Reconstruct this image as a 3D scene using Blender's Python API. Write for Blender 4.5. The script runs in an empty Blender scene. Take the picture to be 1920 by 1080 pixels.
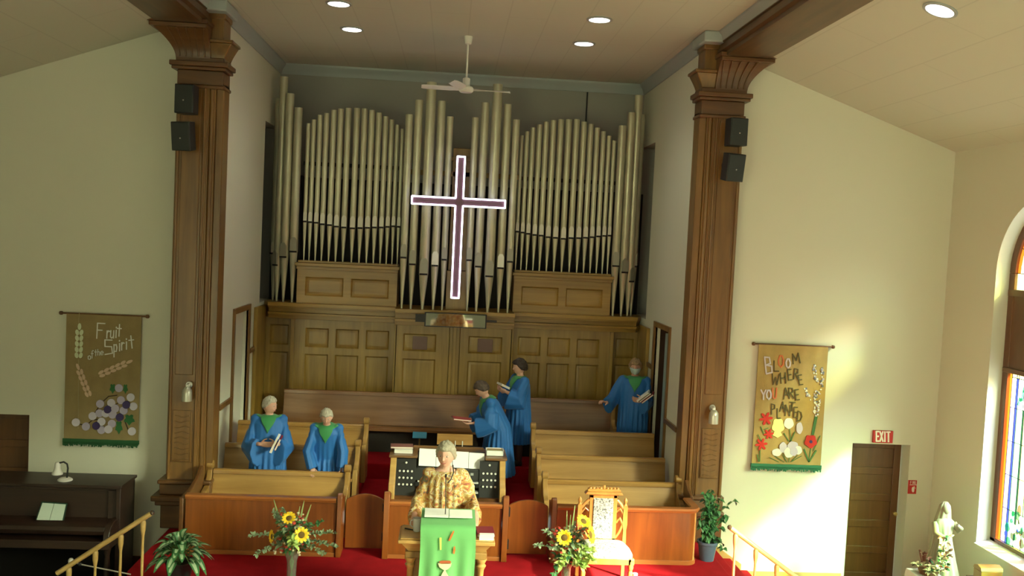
import bpy, bmesh, math, random
from mathutils import Vector, Matrix, noise
from mathutils.bvhtree import BVHTree
R = math.radians
PI = math.pi
rnd = random.Random(7)
scene = bpy.context.scene
C = scene.collection

# ------------------------------------------------------------------ camera
YAW, PITCH, ROLL, F = -.0666, .0512, .0478, 1746.0
CAM = Vector((0, 0, 3.83))
_m = Matrix.Rotation(YAW, 3, 'Z') @ Matrix.Rotation(-PITCH, 3, 'X')
FW = _m @ Vector((0, 1, 0)); _r = _m @ Vector((1, 0, 0)); _u = _m @ Vector((0, 0, 1))
RT = math.cos(ROLL) * _r + math.sin(ROLL) * _u
UP = -math.sin(ROLL) * _r + math.cos(ROLL) * _u
cd = bpy.data.cameras.new('camera'); cam = bpy.data.objects.new('camera', cd); C.objects.link(cam)
cd.sensor_width = 36; cd.lens = F / 1920 * 36; cd.clip_end = 200
M3 = Matrix((RT, UP, -FW)).transposed()
cam.matrix_world = Matrix.Translation(CAM) @ M3.to_4x4()
scene.camera = cam

def at(x, y, Y=None, X=None, Z=None):
    "the point of the place seen at a pixel of the photograph, on a plane of constant X, Y or Z"
    d = (x - 960) * RT - (y - 540) * UP + F * FW
    t = Y / d.y if Y is not None else (X / d.x if X is not None else (Z - CAM.z) / d.z)
    return CAM + t * d

# ------------------------------------------------------------------ light
w = bpy.data.worlds.new('World'); scene.world = w; w.use_nodes = True
bg = w.node_tree.nodes['Background']; bg.inputs[0].default_value = (.90, 1.0, .86, 1); bg.inputs[1].default_value = .56
scene.view_settings.view_transform = 'Standard'; scene.view_settings.look = 'None'
scene.view_settings.exposure = 0.36; scene.view_settings.gamma = 1.0
scene.view_settings.use_curve_mapping = False

def light(name, kind, loc, energy, col, size=1, size_y=None, aim=None, spot=None, blend=.5):
    l = bpy.data.lights.new(name, kind); o = bpy.data.objects.new(name, l); C.objects.link(o)
    o.location = loc; l.energy = energy; l.color = col
    if kind == 'AREA':
        l.size = size
        if size_y: l.shape = 'RECTANGLE'; l.size_y = size_y
    elif kind == 'SUN': l.angle = size
    else: l.shadow_soft_size = size
    if kind == 'SPOT': l.spot_size = spot; l.spot_blend = blend
    if aim is not None: o.rotation_euler = Vector(aim).to_track_quat('-Z', 'Y').to_euler()
    return o
# morning sun from the right, behind the camera, through the right-hand windows; the pebbled glass spreads part of it
SUND = (-1, 1, -.95)
light('sun', 'SUN', (30, -20, 16), 42, (1.0, .98, .66), R(7), aim=SUND)
light('sunlight_spread_by_glass', 'SUN', (30, -19, 16), 44, (.93, 1.0, .66), R(45), aim=SUND)

# ------------------------------------------------------------------ materials
MATS = {}
def mat(name, col=(.8, .8, .8), rough=.5, metal=0, spec=.5, emit=None, es=0, bump=0, bs=40, var=0, vs=3, coat=0, alpha=1, trans=0, sheen=0):
    if name in MATS: return MATS[name]
    m = bpy.data.materials.new(name); m.use_nodes = True; nt = m.node_tree; N = nt.nodes; L = nt.links
    b = N['Principled BSDF']
    b.inputs['Base Color'].default_value = (*col, 1); b.inputs['Roughness'].default_value = rough
    b.inputs['Metallic'].default_value = metal; b.inputs['Specular IOR Level'].default_value = spec
    b.inputs['Coat Weight'].default_value = coat; b.inputs['Coat Roughness'].default_value = .25
    b.inputs['Transmission Weight'].default_value = trans
    if sheen: b.inputs['Sheen Weight'].default_value = sheen
    if emit: b.inputs['Emission Color'].default_value = (*emit, 1); b.inputs['Emission Strength'].default_value = es
    tc = N.new('ShaderNodeTexCoord')
    if var:
        n = N.new('ShaderNodeTexNoise'); n.inputs['Scale'].default_value = vs; n.inputs['Detail'].default_value = 4
        L.new(tc.outputs['Object'], n.inputs['Vector'])
        r = N.new('ShaderNodeValToRGB'); r.color_ramp.elements[0].position = .3; r.color_ramp.elements[1].position = .7
        r.color_ramp.elements[0].color = (*[c * (1 - var) for c in col], 1); r.color_ramp.elements[1].color = (*[min(1, c * (1 + var)) for c in col], 1)
        L.new(n.outputs['Fac'], r.inputs['Fac']); L.new(r.outputs['Color'], b.inputs['Base Color'])
    if bump:
        n2 = N.new('ShaderNodeTexNoise'); n2.inputs['Scale'].default_value = bs; n2.inputs['Detail'].default_value = 3
        L.new(tc.outputs['Object'], n2.inputs['Vector'])
        bp = N.new('ShaderNodeBump'); bp.inputs['Strength'].default_value = bump; bp.inputs['Distance'].default_value = .01
        L.new(n2.outputs['Fac'], bp.inputs['Height']); L.new(bp.outputs['Normal'], b.inputs['Normal'])
    MATS[name] = m
    return m

def wood(name, c1, c2, axis='Z', rough=.36, scale=9, coat=.12, bump=.12):
    "stained oak: streaky grain along one axis"
    if name in MATS: return MATS[name]
    m = bpy.data.materials.new(name); m.use_nodes = True; nt = m.node_tree; N = nt.nodes; L = nt.links
    b = N['Principled BSDF']; b.inputs['Roughness'].default_value = rough
    b.inputs['Coat Weight'].default_value = coat; b.inputs['Coat Roughness'].default_value = .2
    tc = N.new('ShaderNodeTexCoord'); mp = N.new('ShaderNodeMapping')
    mp.inputs['Scale'].default_value = {'X': (.07, 1, 1), 'Y': (1, .07, 1), 'Z': (1, 1, .07)}[axis]
    L.new(tc.outputs['Object'], mp.inputs['Vector'])
    n = N.new('ShaderNodeTexNoise'); n.inputs['Scale'].default_value = scale; n.inputs['Detail'].default_value = 6; n.inputs['Roughness'].default_value = .6
    n.inputs['Distortion'].default_value = .6
    L.new(mp.outputs['Vector'], n.inputs['Vector'])
    n3 = N.new('ShaderNodeTexNoise'); n3.inputs['Scale'].default_value = 1.6; n3.inputs['Detail'].default_value = 2
    L.new(tc.outputs['Object'], n3.inputs['Vector'])
    mx = N.new('ShaderNodeMath'); mx.operation = 'MULTIPLY_ADD'; mx.inputs[1].default_value = .35
    L.new(n3.outputs['Fac'], mx.inputs[0]); L.new(n.outputs['Fac'], mx.inputs[2])
    r = N.new('ShaderNodeValToRGB'); r.color_ramp.elements[0].position = .45; r.color_ramp.elements[1].position = .9
    r.color_ramp.elements[0].color = (*c1, 1); r.color_ramp.elements[1].color = (*c2, 1)
    L.new(mx.outputs[0], r.inputs['Fac']); L.new(r.outputs['Color'], b.inputs['Base Color'])
    bp = N.new('ShaderNodeBump'); bp.inputs['Strength'].default_value = bump; bp.inputs['Distance'].default_value = .004
    L.new(n.outputs['Fac'], bp.inputs['Height']); L.new(bp.outputs['Normal'], b.inputs['Normal'])
    MATS[name] = m
    return m

def plank_paint(name, c1, c2, scale, sx, sy):
    m = bpy.data.materials.new(name); m.use_nodes = True; nt = m.node_tree; N = nt.nodes; L = nt.links
    b = N['Principled BSDF']; b.inputs['Roughness'].default_value = .7
    tc = N.new('ShaderNodeTexCoord'); mp = N.new('ShaderNodeMapping'); mp.inputs['Rotation'].default_value = (0, 0, R(90))
    L.new(tc.outputs['Object'], mp.inputs['Vector'])
    br = N.new('ShaderNodeTexBrick'); br.inputs['Scale'].default_value = scale
    br.inputs['Color1'].default_value = (*c1, 1); br.inputs['Color2'].default_value = (*c1, 1); br.inputs['Mortar'].default_value = (*c2, 1)
    br.inputs['Mortar Size'].default_value = .008; br.inputs['Brick Width'].default_value = sx; br.inputs['Row Height'].default_value = sy
    L.new(mp.outputs['Vector'], br.inputs['Vector']); L.new(br.outputs['Color'], b.inputs['Base Color'])
    MATS[name] = m
    return m

wall_paint = mat('cream_wall_paint', (.66, .655, .54), .75, bump=.04, bs=30)
back_paint = mat('shaded_back_wall_paint', (.33, .325, .29), .8)  # darker than the cream walls; the recess's shade is put into this colour
ceil_paint = plank_paint('ceiling_boards', (.56, .56, .47), (.50, .50, .42), 1.0, 2.4, .48)
white_trim = mat('white_trim_paint', (.36, .40, .40), .5)
carpet = mat('red_carpet', (.34, .006, .012), .95, bump=.5, bs=220, var=.12, vs=6, spec=.15)
nave_floor = mat('nave_carpet', (.17, .16, .12), .95, bump=.4, bs=200)
oak = wood('golden_oak_upright', (.20, .115, .018), (.36, .225, .045), 'Z')
oak_x = wood('golden_oak_lengthwise', (.22, .120, .018), (.38, .225, .045), 'X')
pew_x = wood('pew_oak_lengthwise', (.27, .135, .030), (.45, .26, .075), 'X', rough=.28)
pew_z = wood('pew_oak_upright', (.25, .13, .030), (.42, .25, .075), 'Z', rough=.3)
bench_x = wood('bench_oak_brown', (.17, .075, .028), (.26, .13, .055), 'X', rough=.25)
red_z = wood('reddish_varnished_oak', (.15, .040, .007), (.27, .082, .012), 'Z', rough=.3)
red_x = wood('reddish_varnished_oak_rail', (.27, .085, .02), (.40, .15, .04), 'X', rough=.3)
col_z = wood('dark_stained_oak', (.115, .052, .012), (.23, .115, .028), 'Z', rough=.33)
col_x = wood('dark_stained_oak_level', (.085, .035, .010), (.16, .070, .02), 'X', rough=.35)
beam_w = wood('beam_oak', (.07, .034, .012), (.13, .065, .022), 'Y', rough=.4)
door_w = wood('brown_door_oak', (.09, .035, .009), (.15, .062, .018), 'Z', rough=.4)
piano_w = wood('dark_walnut', (.018, .008, .005), (.036, .016, .009), 'X', rough=.45)
lectern_w = wood('light_oak', (.40, .22, .06), (.60, .38, .13), 'X', rough=.3)
chair_w = wood('chair_oak', (.45, .20, .045), (.62, .32, .08), 'Z', rough=.3)
rail_w = wood('pale_oak_rail', (.42, .27, .08), (.58, .40, .15), 'X', rough=.35)
pipe_m = mat('gilded_grey_pipe_paint', (.50, .49, .35), .33, metal=.35, var=.07, vs=4)
mouth_m = mat('pipe_mouth_grey', (.30, .29, .22), .5, metal=.2); mouth_l = mat('pipe_mouth_light_grey', (.62, .61, .51), .5, metal=.1)
mouth_pale = mat('pipe_mouth_pale', (.72, .72, .60), .5)
black = mat('black_plastic', (.012, .013, .013), .45)
dark = mat('dark_void', (.012, .010, .008), .9)  # near-black for hollows where only shade lies; pipe stays share it
spk_m = mat('speaker_black_cloth', (.020, .026, .027), .6)
chrome = mat('brushed_metal', (.6, .6, .58), .3, metal=.9)
white_pl = mat('white_plastic', (.75, .75, .70), .45)
paper = mat('white_paper', (.82, .84, .80), .7)
page = mat('book_page_edges', (.74, .71, .62), .8)
maroon = mat('maroon_cloth_cover', (.20, .012, .022), .6)
brass = mat('brass', (.6, .42, .15), .3, metal=.9)

# ------------------------------------------------------------------ mesh builder
class MB:
    def __init__(s): s.v = []; s.f = []; s.m = []
    def add(s, vs, fs, m=0):
        n = len(s.v); s.v += [tuple(p) for p in vs]; s.f += [tuple(i + n for i in f) for f in fs]; s.m += [m] * len(fs); return s
    def box(s, x0, x1, y0, y1, z0, z1, m=0):
        return s.add([(x0, y0, z0), (x1, y0, z0), (x1, y1, z0), (x0, y1, z0), (x0, y0, z1), (x1, y0, z1), (x1, y1, z1), (x0, y1, z1)],
                     [(0, 3, 2, 1), (4, 5, 6, 7), (0, 1, 5, 4), (1, 2, 6, 5), (2, 3, 7, 6), (3, 0, 4, 7)], m)
    def loft(s, rings, m=0, caps=True, closed=True):
        n = len(rings[0]); base = []
        for r in rings: base += list(r)
        fs = []
        for i in range(len(rings) - 1):
            for j in range(n if closed else n - 1):
                a = i * n + j; b = i * n + (j + 1) % n; fs.append((a, b, b + n, a + n))
        if caps: fs.append(tuple(range(n - 1, -1, -1))); fs.append(tuple(range((len(rings) - 1) * n, len(rings) * n)))
        return s.add(base, fs, m)
    def prism(s, poly, axis, a0, a1, m=0):
        "poly: 2-D outline; axis X uses (y,z), Y uses (x,z), Z uses (x,y)"
        f = {'X': lambda p, a: (a, p[0], p[1]), 'Y': lambda p, a: (p[0], a, p[1]), 'Z': lambda p, a: (p[0], p[1], a)}[axis]
        return s.loft([[f(p, a0) for p in poly], [f(p, a1) for p in poly]], m)
    def lathe(s, c, prof, n=20, m=0, axis='Z', caps=True):
        rings = []
        for r, z in prof:
            ring = []
            for k in range(n):
                a = 2 * PI * k / n; u, v = r * math.cos(a), r * math.sin(a)
                ring.append({'Z': (c[0] + u, c[1] + v, c[2] + z), 'Y': (c[0] + u, c[1] + z, c[2] - v), 'X': (c[0] + z, c[1] + u, c[2] + v)}[axis])
            rings.append(ring)
        return s.loft(rings, m, caps)
    def tube(s, pts, rad, n=10, m=0, flat=1.0, caps=True):
        pts = [Vector(p) for p in pts]
        if not hasattr(rad, '__len__'): rad = [rad] * len(pts)
        t0 = (pts[1] - pts[0]).normalized(); ref = Vector((0, 0, 1)) if abs(t0.z) < .9 else Vector((1, 0, 0))
        nx = t0.cross(ref).normalized(); rings = []
        for i, p in enumerate(pts):
            t = ((pts[min(i + 1, len(pts) - 1)] - pts[max(i - 1, 0)])).normalized()
            nx = (nx - nx.dot(t) * t).normalized(); ny = t.cross(nx)
            rings.append([p + rad[i] * (math.cos(2 * PI * k / n) * nx + flat * math.sin(2 * PI * k / n) * ny) for k in range(n)])
        return s.loft(rings, m, caps)
    def ball(s, c, r, n=14, m=0, rot=None):
        if not hasattr(r, '__len__'): r = (r, r, r)
        rings = []
        h = n // 2
        for i in range(1, h):
            t = PI * i / h; ring = []
            for k in range(n):
                a = 2 * PI * k / n; p = Vector((r[0] * math.sin(t) * math.cos(a), r[1] * math.sin(t) * math.sin(a), r[2] * math.cos(t)))
                if rot: p = rot @ p
                ring.append(Vector(c) + p)
            rings.append(ring[::-1])
        return s.loft(rings, m)
    def ribbon(s, pts, wdt, nrm, thk, m=0, closed=False):
        "flat stroke of even width through pts, lying square to nrm, thk thick"
        nrm = Vector(nrm).normalized(); pts = [Vector(p) for p in pts]
        for i_, (a, b) in enumerate(zip(pts, pts[1:])):
            thk = thk + .0007; t = (b - a).normalized(); q = t.cross(nrm).normalized() * wdt / 2; e = t * wdt * .35
            base = [a - e - q, b + e - q, b + e + q, a - e + q]
            s.loft([base, [p + nrm * thk for p in base]], m)
        return s
    def leaf(s, p, d, nrm, L, W, m=0, m2=None, droop=0, seg=5):
        p = Vector(p); d = Vector(d).normalized(); side = d.cross(Vector(nrm)).normalized(); up = side.cross(d)
        rows = []
        for i in range(seg + 1):
            t = i / seg; wd = W * math.sin(PI * min(1, t * .92 + .06)) ** .8 * .5
            c = p + d * L * t + up * (.12 * L * math.sin(PI * t)) - Vector((0, 0, 1)) * droop * L * t * t
            rows.append([c - side * wd + up * wd * .25, c - side * wd * .45 + up * wd * .08, c, c + side * wd * .45 + up * wd * .08, c + side * wd + up * wd * .25])
        n = len(s.v); s.v += [tuple(q) for r in rows for q in r]
        for i in range(seg):
            for j in range(4):
                a = n + i * 5 + j; s.f.append((a, a + 1, a + 6, a + 5)); s.m.append(m2 if (m2 is not None and j in (1, 2) and 0 < i < seg - 1) else m)
        return s

def wloc(o):
    v = Vector((0, 0, 0))
    while o is not None: v = v + o.location; o = o.parent
    return v

def build(name, mb, mats, parent=None, loc=None, smooth=35, bevel=0, local=False, origin=None):
    "one mesh object; world coordinates unless local=True"
    if not isinstance(mats, (list, tuple)): mats = [mats]
    if local: off = Vector((0, 0, 0))
    elif parent is not None: off = wloc(parent)
    elif origin is not None: off = Vector(origin)
    else:
        xs = [p[0] for p in mb.v]; ys = [p[1] for p in mb.v]; zs = [p[2] for p in mb.v]
        off = Vector(((min(xs) + max(xs)) / 2, (min(ys) + max(ys)) / 2, min(zs)))
    me = bpy.data.meshes.new(name)
    me.from_pydata([(p[0] - off.x, p[1] - off.y, p[2] - off.z) for p in mb.v], [], mb.f)
    for m in mats: me.materials.append(m)
    me.polygons.foreach_set('material_index', mb.m)
    bm = bmesh.new(); bm.from_mesh(me); bmesh.ops.recalc_face_normals(bm, faces=bm.faces); bm.to_mesh(me); bm.free()
    if smooth: me.shade_smooth(); me.set_sharp_from_angle(angle=R(smooth))
    me.update()
    o = bpy.data.objects.new(name, me); C.objects.link(o)
    if parent is not None: o.parent = parent
    else: o.location = off if loc is None else Vector(loc)
    if parent is not None and loc is not None: o.location = loc
    if bevel:
        b = o.modifiers.new('bevel', 'BEVEL'); b.width = bevel; b.segments = 2; b.limit_method = 'ANGLE'; b.angle_limit = R(40)
    return o

def thing(name, label, cat, loc, rotz=0, group=None):
    o = bpy.data.objects.new(name, None); C.objects.link(o); o.location = loc; o.rotation_euler = (0, 0, rotz)
    o.empty_display_size = .1
    o['label'] = label; o['category'] = cat
    if group: o['group'] = group
    return o
def tag(o, label=None, cat=None, group=None, kind=None):
    if label: o['label'] = label
    if cat: o['category'] = cat
    if group: o['group'] = group
    if kind: o['kind'] = kind
    return o
def struct(name, mb, m, bevel=0, smooth=35):
    o = build(name, mb, m, bevel=bevel, smooth=smooth); o['kind'] = 'structure'; return o
def pts2d(fn, n): return [fn(i / (n - 1)) for i in range(n)]
# ================================================================== THE ROOM
NF = -.65                      # nave floor; the platform is z = 0
XC = .10                       # centre line of chancel
XL, XR = -2.97, 3.17           # chancel side walls
YF, YB = 12.2, 15.9            # front wall of the nave, back wall of the chancel
ZC = 6.58
# floors
struct('floor', MB().box(-6.7, 6.9, -12, 12.3, NF - .1, NF), nave_floor)
mb = MB(); mb.prism([(-3.05, 7.6), (3.45, 7.6), (3.45, 12.25), (-3.4, 12.25), (-3.4, 10.3), (-3.3, 10.08), (-3.05, 10.0)], 'Z', NF, 0)
struct('floor', mb, carpet, bevel=.012)
mb = MB()
for k in range(3):
    mb.box(3.45 + .25 * k, 3.45 + .25 * (k + 1), 9.75, 12.2, NF, -.1625 * (k + 1))
    mb.box(-3.05 - .25 * (k + 1), -3.05 - .25 * k, 8.4, 9.95, NF, -.1625 * (k + 1))
struct('floor', mb, carpet, bevel=.012)
mb = MB().box(XL, -1.12, 12.06, 12.95, 0, .13).box(1.33, XR, 12.06, 12.95, 0, .13)
mb.box(XL, -1.12, 12.95, 13.75, 0, .30).box(1.33, XR, 12.95, 13.75, 0, .30)
mb.box(-1.12, 1.33, 12.75, 13.75, 0, .20).box(XL, XR, 13.75, 15.9, 0, .43)
mb.box(XL, XR, 12.2, 12.25, -.2, .0)
struct('floor', mb, carpet, bevel=.012)
# front wall, both sides
DL = (-6.15, -5.30); DR = (5.55, 6.36); DT = 1.30
mb = MB().box(-6.7, DL[0], YF, YF + .3, NF, 6.9).box(DL[1], XL - .02, YF, YF + .3, NF, 6.9).box(DL[0], DL[1], YF, YF + .3, DT, 6.9)
struct('wall_front_left', mb, wall_paint)
mb = MB().box(XR + .02, DR[0], YF, YF + .3, NF, 6.9).box(DR[1], 6.9, YF, YF + .3, NF, 6.9).box(DR[0], DR[1], YF, YF + .3, DT, 6.9)
struct('wall_front_right', mb, wall_paint)
# side doors in the front wall: brown, four wide horizontal panels
def slab_door(name, x0, x1, y):
    h = (DT - NF); mb = MB(); n = 5; fr = .1
    mb.box(x0, x0 + fr, y, y + .05, NF, DT).box(x1 - fr, x1, y, y + .05, NF, DT)
    ph = (h - fr) / n
    for k in range(n + 1): mb.box(x0 + fr, x1 - fr, y, y + .05, NF + k * ph, NF + k * ph + fr)
    d = tag(build(name, mb, door_w, bevel=.006), kind='structure')
    pn = MB()
    for k in range(n): pn.box(x0 + fr, x1 - fr, y + .018, y + .04, NF + k * ph + fr, NF + (k + 1) * ph)
    build('door_panel', pn, door_w, d)
    kb = MB().lathe((x1 - .05, y, NF + .95), [(.012, 0), (.012, -.03), (.028, -.04), (.028, -.06), (.01, -.07)], 12, 0, 'Y')
    build('door_knob', kb, brass, d)
    return d
slab_door('door_1', DR[0], DR[1] - .02, YF + .20)
slab_door('door_2', DL[0] + .02, DL[1], YF + .20)
# chancel walls
DY0, DY1, DTOP = 13.10, 14.02, 2.62
mb = MB().box(XL - .25, XL, YF + .1, DY0, 0, ZC + .1).box(XL - .25, XL, DY1, 14.80, 0, ZC + .1).box(XL - .25, XL, 14.80, YB + .2, 0, 2.66).box(XL - .25, XL, 14.80, YB + .2, 5.5, ZC + .1).box(XL - .25, XL, DY0, DY1, DTOP, ZC + .1)
struct('wall_left_chancel', mb, wall_paint)
mb = MB().box(XR, XR + .25, YF + .1, DY0, 0, ZC + .1).box(XR, XR + .25, DY1, 14.80, 0, ZC + .1).box(XR, XR + .25, 14.80, YB + .2, 0, 2.66).box(XR, XR + .25, 14.80, YB + .2, 5.5, ZC + .1).box(XR, XR + .25, DY0, DY1, DTOP, ZC + .1)
struct('wall_right_chancel', mb, wall_paint)
struct('wall_back', MB().box(XL - 1.0, XR + 1.0, YB, YB + .2, 0, ZC + .1), back_paint)
# organ chambers beside the pipes; their shade is put into the wall colour
chm = mat('chamber_shade_paint', (.05, .047, .038), .9)
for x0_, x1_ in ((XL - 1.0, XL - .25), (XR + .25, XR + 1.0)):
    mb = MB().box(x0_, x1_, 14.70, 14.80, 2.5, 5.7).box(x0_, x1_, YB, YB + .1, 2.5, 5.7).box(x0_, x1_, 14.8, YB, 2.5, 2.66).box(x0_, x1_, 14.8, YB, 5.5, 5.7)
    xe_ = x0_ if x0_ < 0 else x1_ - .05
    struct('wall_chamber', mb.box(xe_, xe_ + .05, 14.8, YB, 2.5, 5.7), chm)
# chancel doors
def side_door(name, x, s, leaf, leafm):
    "s = +1 for the right-hand wall; frame of dark trim, leaf set back in the opening"
    fr = MB(); a, b = (x - s * .03, x + s * .03); lo, hi = min(a, b), max(a, b)
    fr.box(lo, hi, DY0 - .07, DY0, .43, DTOP + .08).box(lo, hi, DY1, DY1 + .07, .43, DTOP + .08).box(lo, hi, DY0, DY1, DTOP, DTOP + .08)
    d = tag(build(name, fr, col_z, bevel=.005), kind='structure')
    lf = MB(); q0, q1 = sorted((x + s * .07, x + s * .11)); lf.box(q0, q1, DY0 if s < 0 else 13.50, DY1, .43, DTOP)
    build('door_leaf', lf, leafm, d, bevel=.004)
    if s > 0:
        build('door_edge', MB().box(x + .03, x + .11, 13.30, 13.50, .43, DTOP - .05), leaf, d)
        build('passage_shade_board', MB().box(x + .20, x + .25, DY0, 13.5, .43, DTOP), dark, d)  # black board stands in for the dark beyond the doorway
    return d
side_door('door_3', XR, 1, mat('blue_grey_door_edge', (.28, .38, .38), .5), mat('very_dark_door', (.040, .018, .008), .85, spec=.2))
side_door('door_4', XL, -1, wall_paint, wall_paint)
# trims: chair rails on the chancel walls
def chair_rail(name, x, s, y0, y1, z0, z1):
    a, b = sorted((x, x - s * .035)); mb = MB()
    mb.loft([[(a, y0, z0), (b, y0, z0), (b, y0, z0 + .07), (a, y0, z0 + .07)], [(a, y1, z1), (b, y1, z1), (b, y1, z1 + .07), (a, y1, z1 + .07)]])
    tag(build(name, mb, col_z, bevel=.006), kind='structure')
chair_rail('trim_1', XL, -1, 12.35, DY0 - .07, 1.41, 1.41)
chair_rail('trim_2', XL, -1, DY1 + .07, 14.45, 1.95, 1.95)
chair_rail('trim_3', XR, 1, 12.35, DY0 - .07, 1.33, 1.33)
chair_rail('trim_4', XR, 1, DY1 + .07, 14.45, 1.95, 1.95)
# ceilings
struct('ceiling', MB().box(-3.2, 3.4, -12, YB + .2, ZC, ZC + .1), ceil_paint)
def slope_ceiling(s, xi, xo):
    z0, z1 = 6.30, 6.30 - .353 * abs(xo - xi)
    mb = MB(); mb.loft([[(xi, -12, z0), (xo, -12, z1), (xo, -12, z1 + .1), (xi, -12, z0 + .1)], [(xi, YF + .1, z0), (xo, YF + .1, z1), (xo, YF + .1, z1 + .1), (xi, YF + .1, z0 + .1)]])
    struct('ceiling', mb, ceil_paint)
slope_ceiling(1, 3.85, 6.95); slope_ceiling(-1, -3.66, -6.76)
# side walls
XRW = 6.70
mb = MB()
wy0, wy1, wz0, wzs = 9.24, 11.06, .33, 3.72; wr = (wy1 - wy0) / 2; wyc = (wy0 + wy1) / 2; D = .30
mb.box(XRW, XRW + D, 6.3, wy0, NF, 6.5).box(XRW, XRW + D, -12, 1.2, NF, 6.5).box(XRW, XRW + D, 3.2, 3.7, NF, 6.5)
for a_, b_ in ((1.2, 3.2), (3.7, 6.3)): mb.box(XRW, XRW + D, a_, b_, NF, .35).box(XRW, XRW + D, a_, b_, 5.05, 6.5)
mb.box(XRW, XRW + D, wy1, YF + .1, NF, 6.5).box(XRW, XRW + D, wy0, wy1, NF, wz0)
n = 24
for k in range(n):
    a0, a1 = PI * k / n, PI * (k + 1) / n
    p0 = (wyc + wr * math.cos(a0), wzs + wr * math.sin(a0)); p1 = (wyc + wr * math.cos(a1), wzs + wr * math.sin(a1))
    mb.prism([p0, p1, (p1[0], 6.5), (p0[0], 6.5)], 'X', XRW, XRW + D)
struct('wall_right', mb, wall_paint, smooth=0)
XLW = -6.5
mb = MB().box(XLW - .25, XLW, -12, YF + .1, NF, 6.5)
struct('wall_left', mb, wall_paint)
mb = MB()
for a_, b_ in ((1.2, 3.2), (3.7, 6.3)):
    for z in (.35, 1.9, 3.45, 4.95): mb.box(XRW + .1, XRW + .16, a_, b_, z, z + .05)
    for y in (a_, (a_ + b_) / 2, b_ - .05): mb.box(XRW + .1, XRW + .16, y, y + .05, .35, 5.0)
struct('window_2', mb, door_w)  # unseen windows, placed and sized for where their sun falls inside
# beams on the line of the columns, with a moulding and a white crown above
def beam(name, xi, xo):
    s = 1 if xo > xi else -1; mb = MB(); z0 = 6.26
    prof = [(xi, ZC - .10), (xi - s * .02, ZC - .11), (xi - s * .02, ZC - .13), (xi, ZC - .14), (xi, 6.40), (xi - s * .025, 6.38), (xi - s * .025, 6.34), (xi + s * .02, 6.32), (xi + s * .02, z0 + .01), (xi + s * .06, z0), (xo, z0), (xo, 6.5), (xo, ZC - .10)]
    mb.loft([[(p[0], -12, p[1]) for p in prof], [(p[0], YF, p[1]) for p in prof]])
    b = struct(name, mb, beam_w)
    return b
beam('trim_5', 3.30, 3.88); beam('trim_6', -3.10, -3.68)
def crown(name, path, out, z1=ZC, h=.26, d=.12):
    "white crown moulding; path of (x, y) points, out = inward normal of each run"
    prof = [(0, -h), (.02, -h), (.03, -h * .75), (d * .55, -h * .45), (d * .9, -h * .25), (d, -h * .12), (d, 0), (0, 0)]
    mb = MB()
    for (a, b), o in zip(zip(path, path[1:]), out):
        mb.loft([[(p[0] + o[0] * q[0], p[1] + o[1] * q[0], z1 + q[1]) for q in prof] for p in (a, b)])
    struct(name, mb, white_trim)
crown('trim_7', [(XL, YF - .1), (XL, YB), (XR, YB), (XR, YF - .1)], [(1, 0), (0, -1), (-1, 0)], h=.17, d=.10)
crown('trim_8', [(3.30, -12), (3.30, YF - .2)], [(-1, 0)], h=.12, d=.07)
crown('trim_9', [(-3.10, -12), (-3.10, YF - .2)], [(1, 0)], h=.12, d=.07)
# the crown steps around the head of each column
for nm, x, s in (('trim_10', 3.17, 1), ('trim_11', -2.97, -1)):
    struct(nm, MB().box(min(x - s * .12, x + s * .2), max(x - s * .12, x + s * .2), 11.66, 12.28, ZC - .14, ZC), white_trim, bevel=.02)
# skirting: pale sloping board at the right-hand steps, plain baseboards
mb = MB(); mb.loft([[(3.3, y, .02), (3.3, y, .14), (4.1, y, -.40), (4.1, y, -.52)] for y in (YF - .03, YF)])
struct('baseboard_front_right', mb.box(4.1, 5.5, YF - .02, YF, NF, NF + .15), rail_w)
struct('baseboard_right', MB().box(XRW - .02, XRW, 8, YF, NF, NF + .15), door_w)
struct('baseboard_front_left', MB().box(-5.25, -3.5, YF - .02, YF, NF, NF + .15), door_w)

# ------------------------------------------------------------------ stained glass window in the right-hand wall
XG = XRW + .17
def arch_ring(mb, r0, r1, x0, x1, zb, m=0, k0=0, k1=PI):
    n = 24; rings = []
    for k in range(n + 1):
        a = k0 + (k1 - k0) * k / n; c, s_ = math.cos(a), math.sin(a)
        rings.append([(x0, wyc + r0 * c, wzs + r0 * s_), (x0, wyc + r1 * c, wzs + r1 * s_), (x1, wyc + r1 * c, wzs + r1 * s_), (x1, wyc + r0 * c, wzs + r0 * s_)])
    mb.loft(rings, m)
ff = wr; fi = wr - .11
mb = MB(); arch_ring(mb, fi, ff, XG, XG + .08, 0)
for a, b in ((wy0, wy0 + .11), (wy1 - .11, wy1), (wyc - .03, wyc + .03)): mb.box(XG, XG + .08, a, b, wz0, wzs if a != wyc - .03 else wzs)
mb.box(XG, XG + .08, wy0, wy1, wz0, wz0 + .1)
win = struct('window_1', mb, wood('window_frame_oak', (.09, .035, .012), (.16, .07, .025)), bevel=.01)
mb = MB().box(XG + .01, XG + .07, wy0 + .05, wy1 - .05, 2.52, 3.50)
mb.box(XG - .02, XG + .09, wy0 + .03, wy1 - .03, 2.50, 2.56).box(XG - .02, XG + .09, wy0 + .03, wy1 - .03, 3.44, 3.52)
build('transom_panel', mb, door_w, win, bevel=.006)
mb = MB(); mb.prism([(XRW - .03, wz0 - .04), (XRW - .03, wz0 + .005), (XG + .02, wz0 + .06), (XG + .02, wz0 - .04)], 'Y', wy0 - .0, wy1 + .0)
build('window_sill', mb, wall_paint, win)
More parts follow.
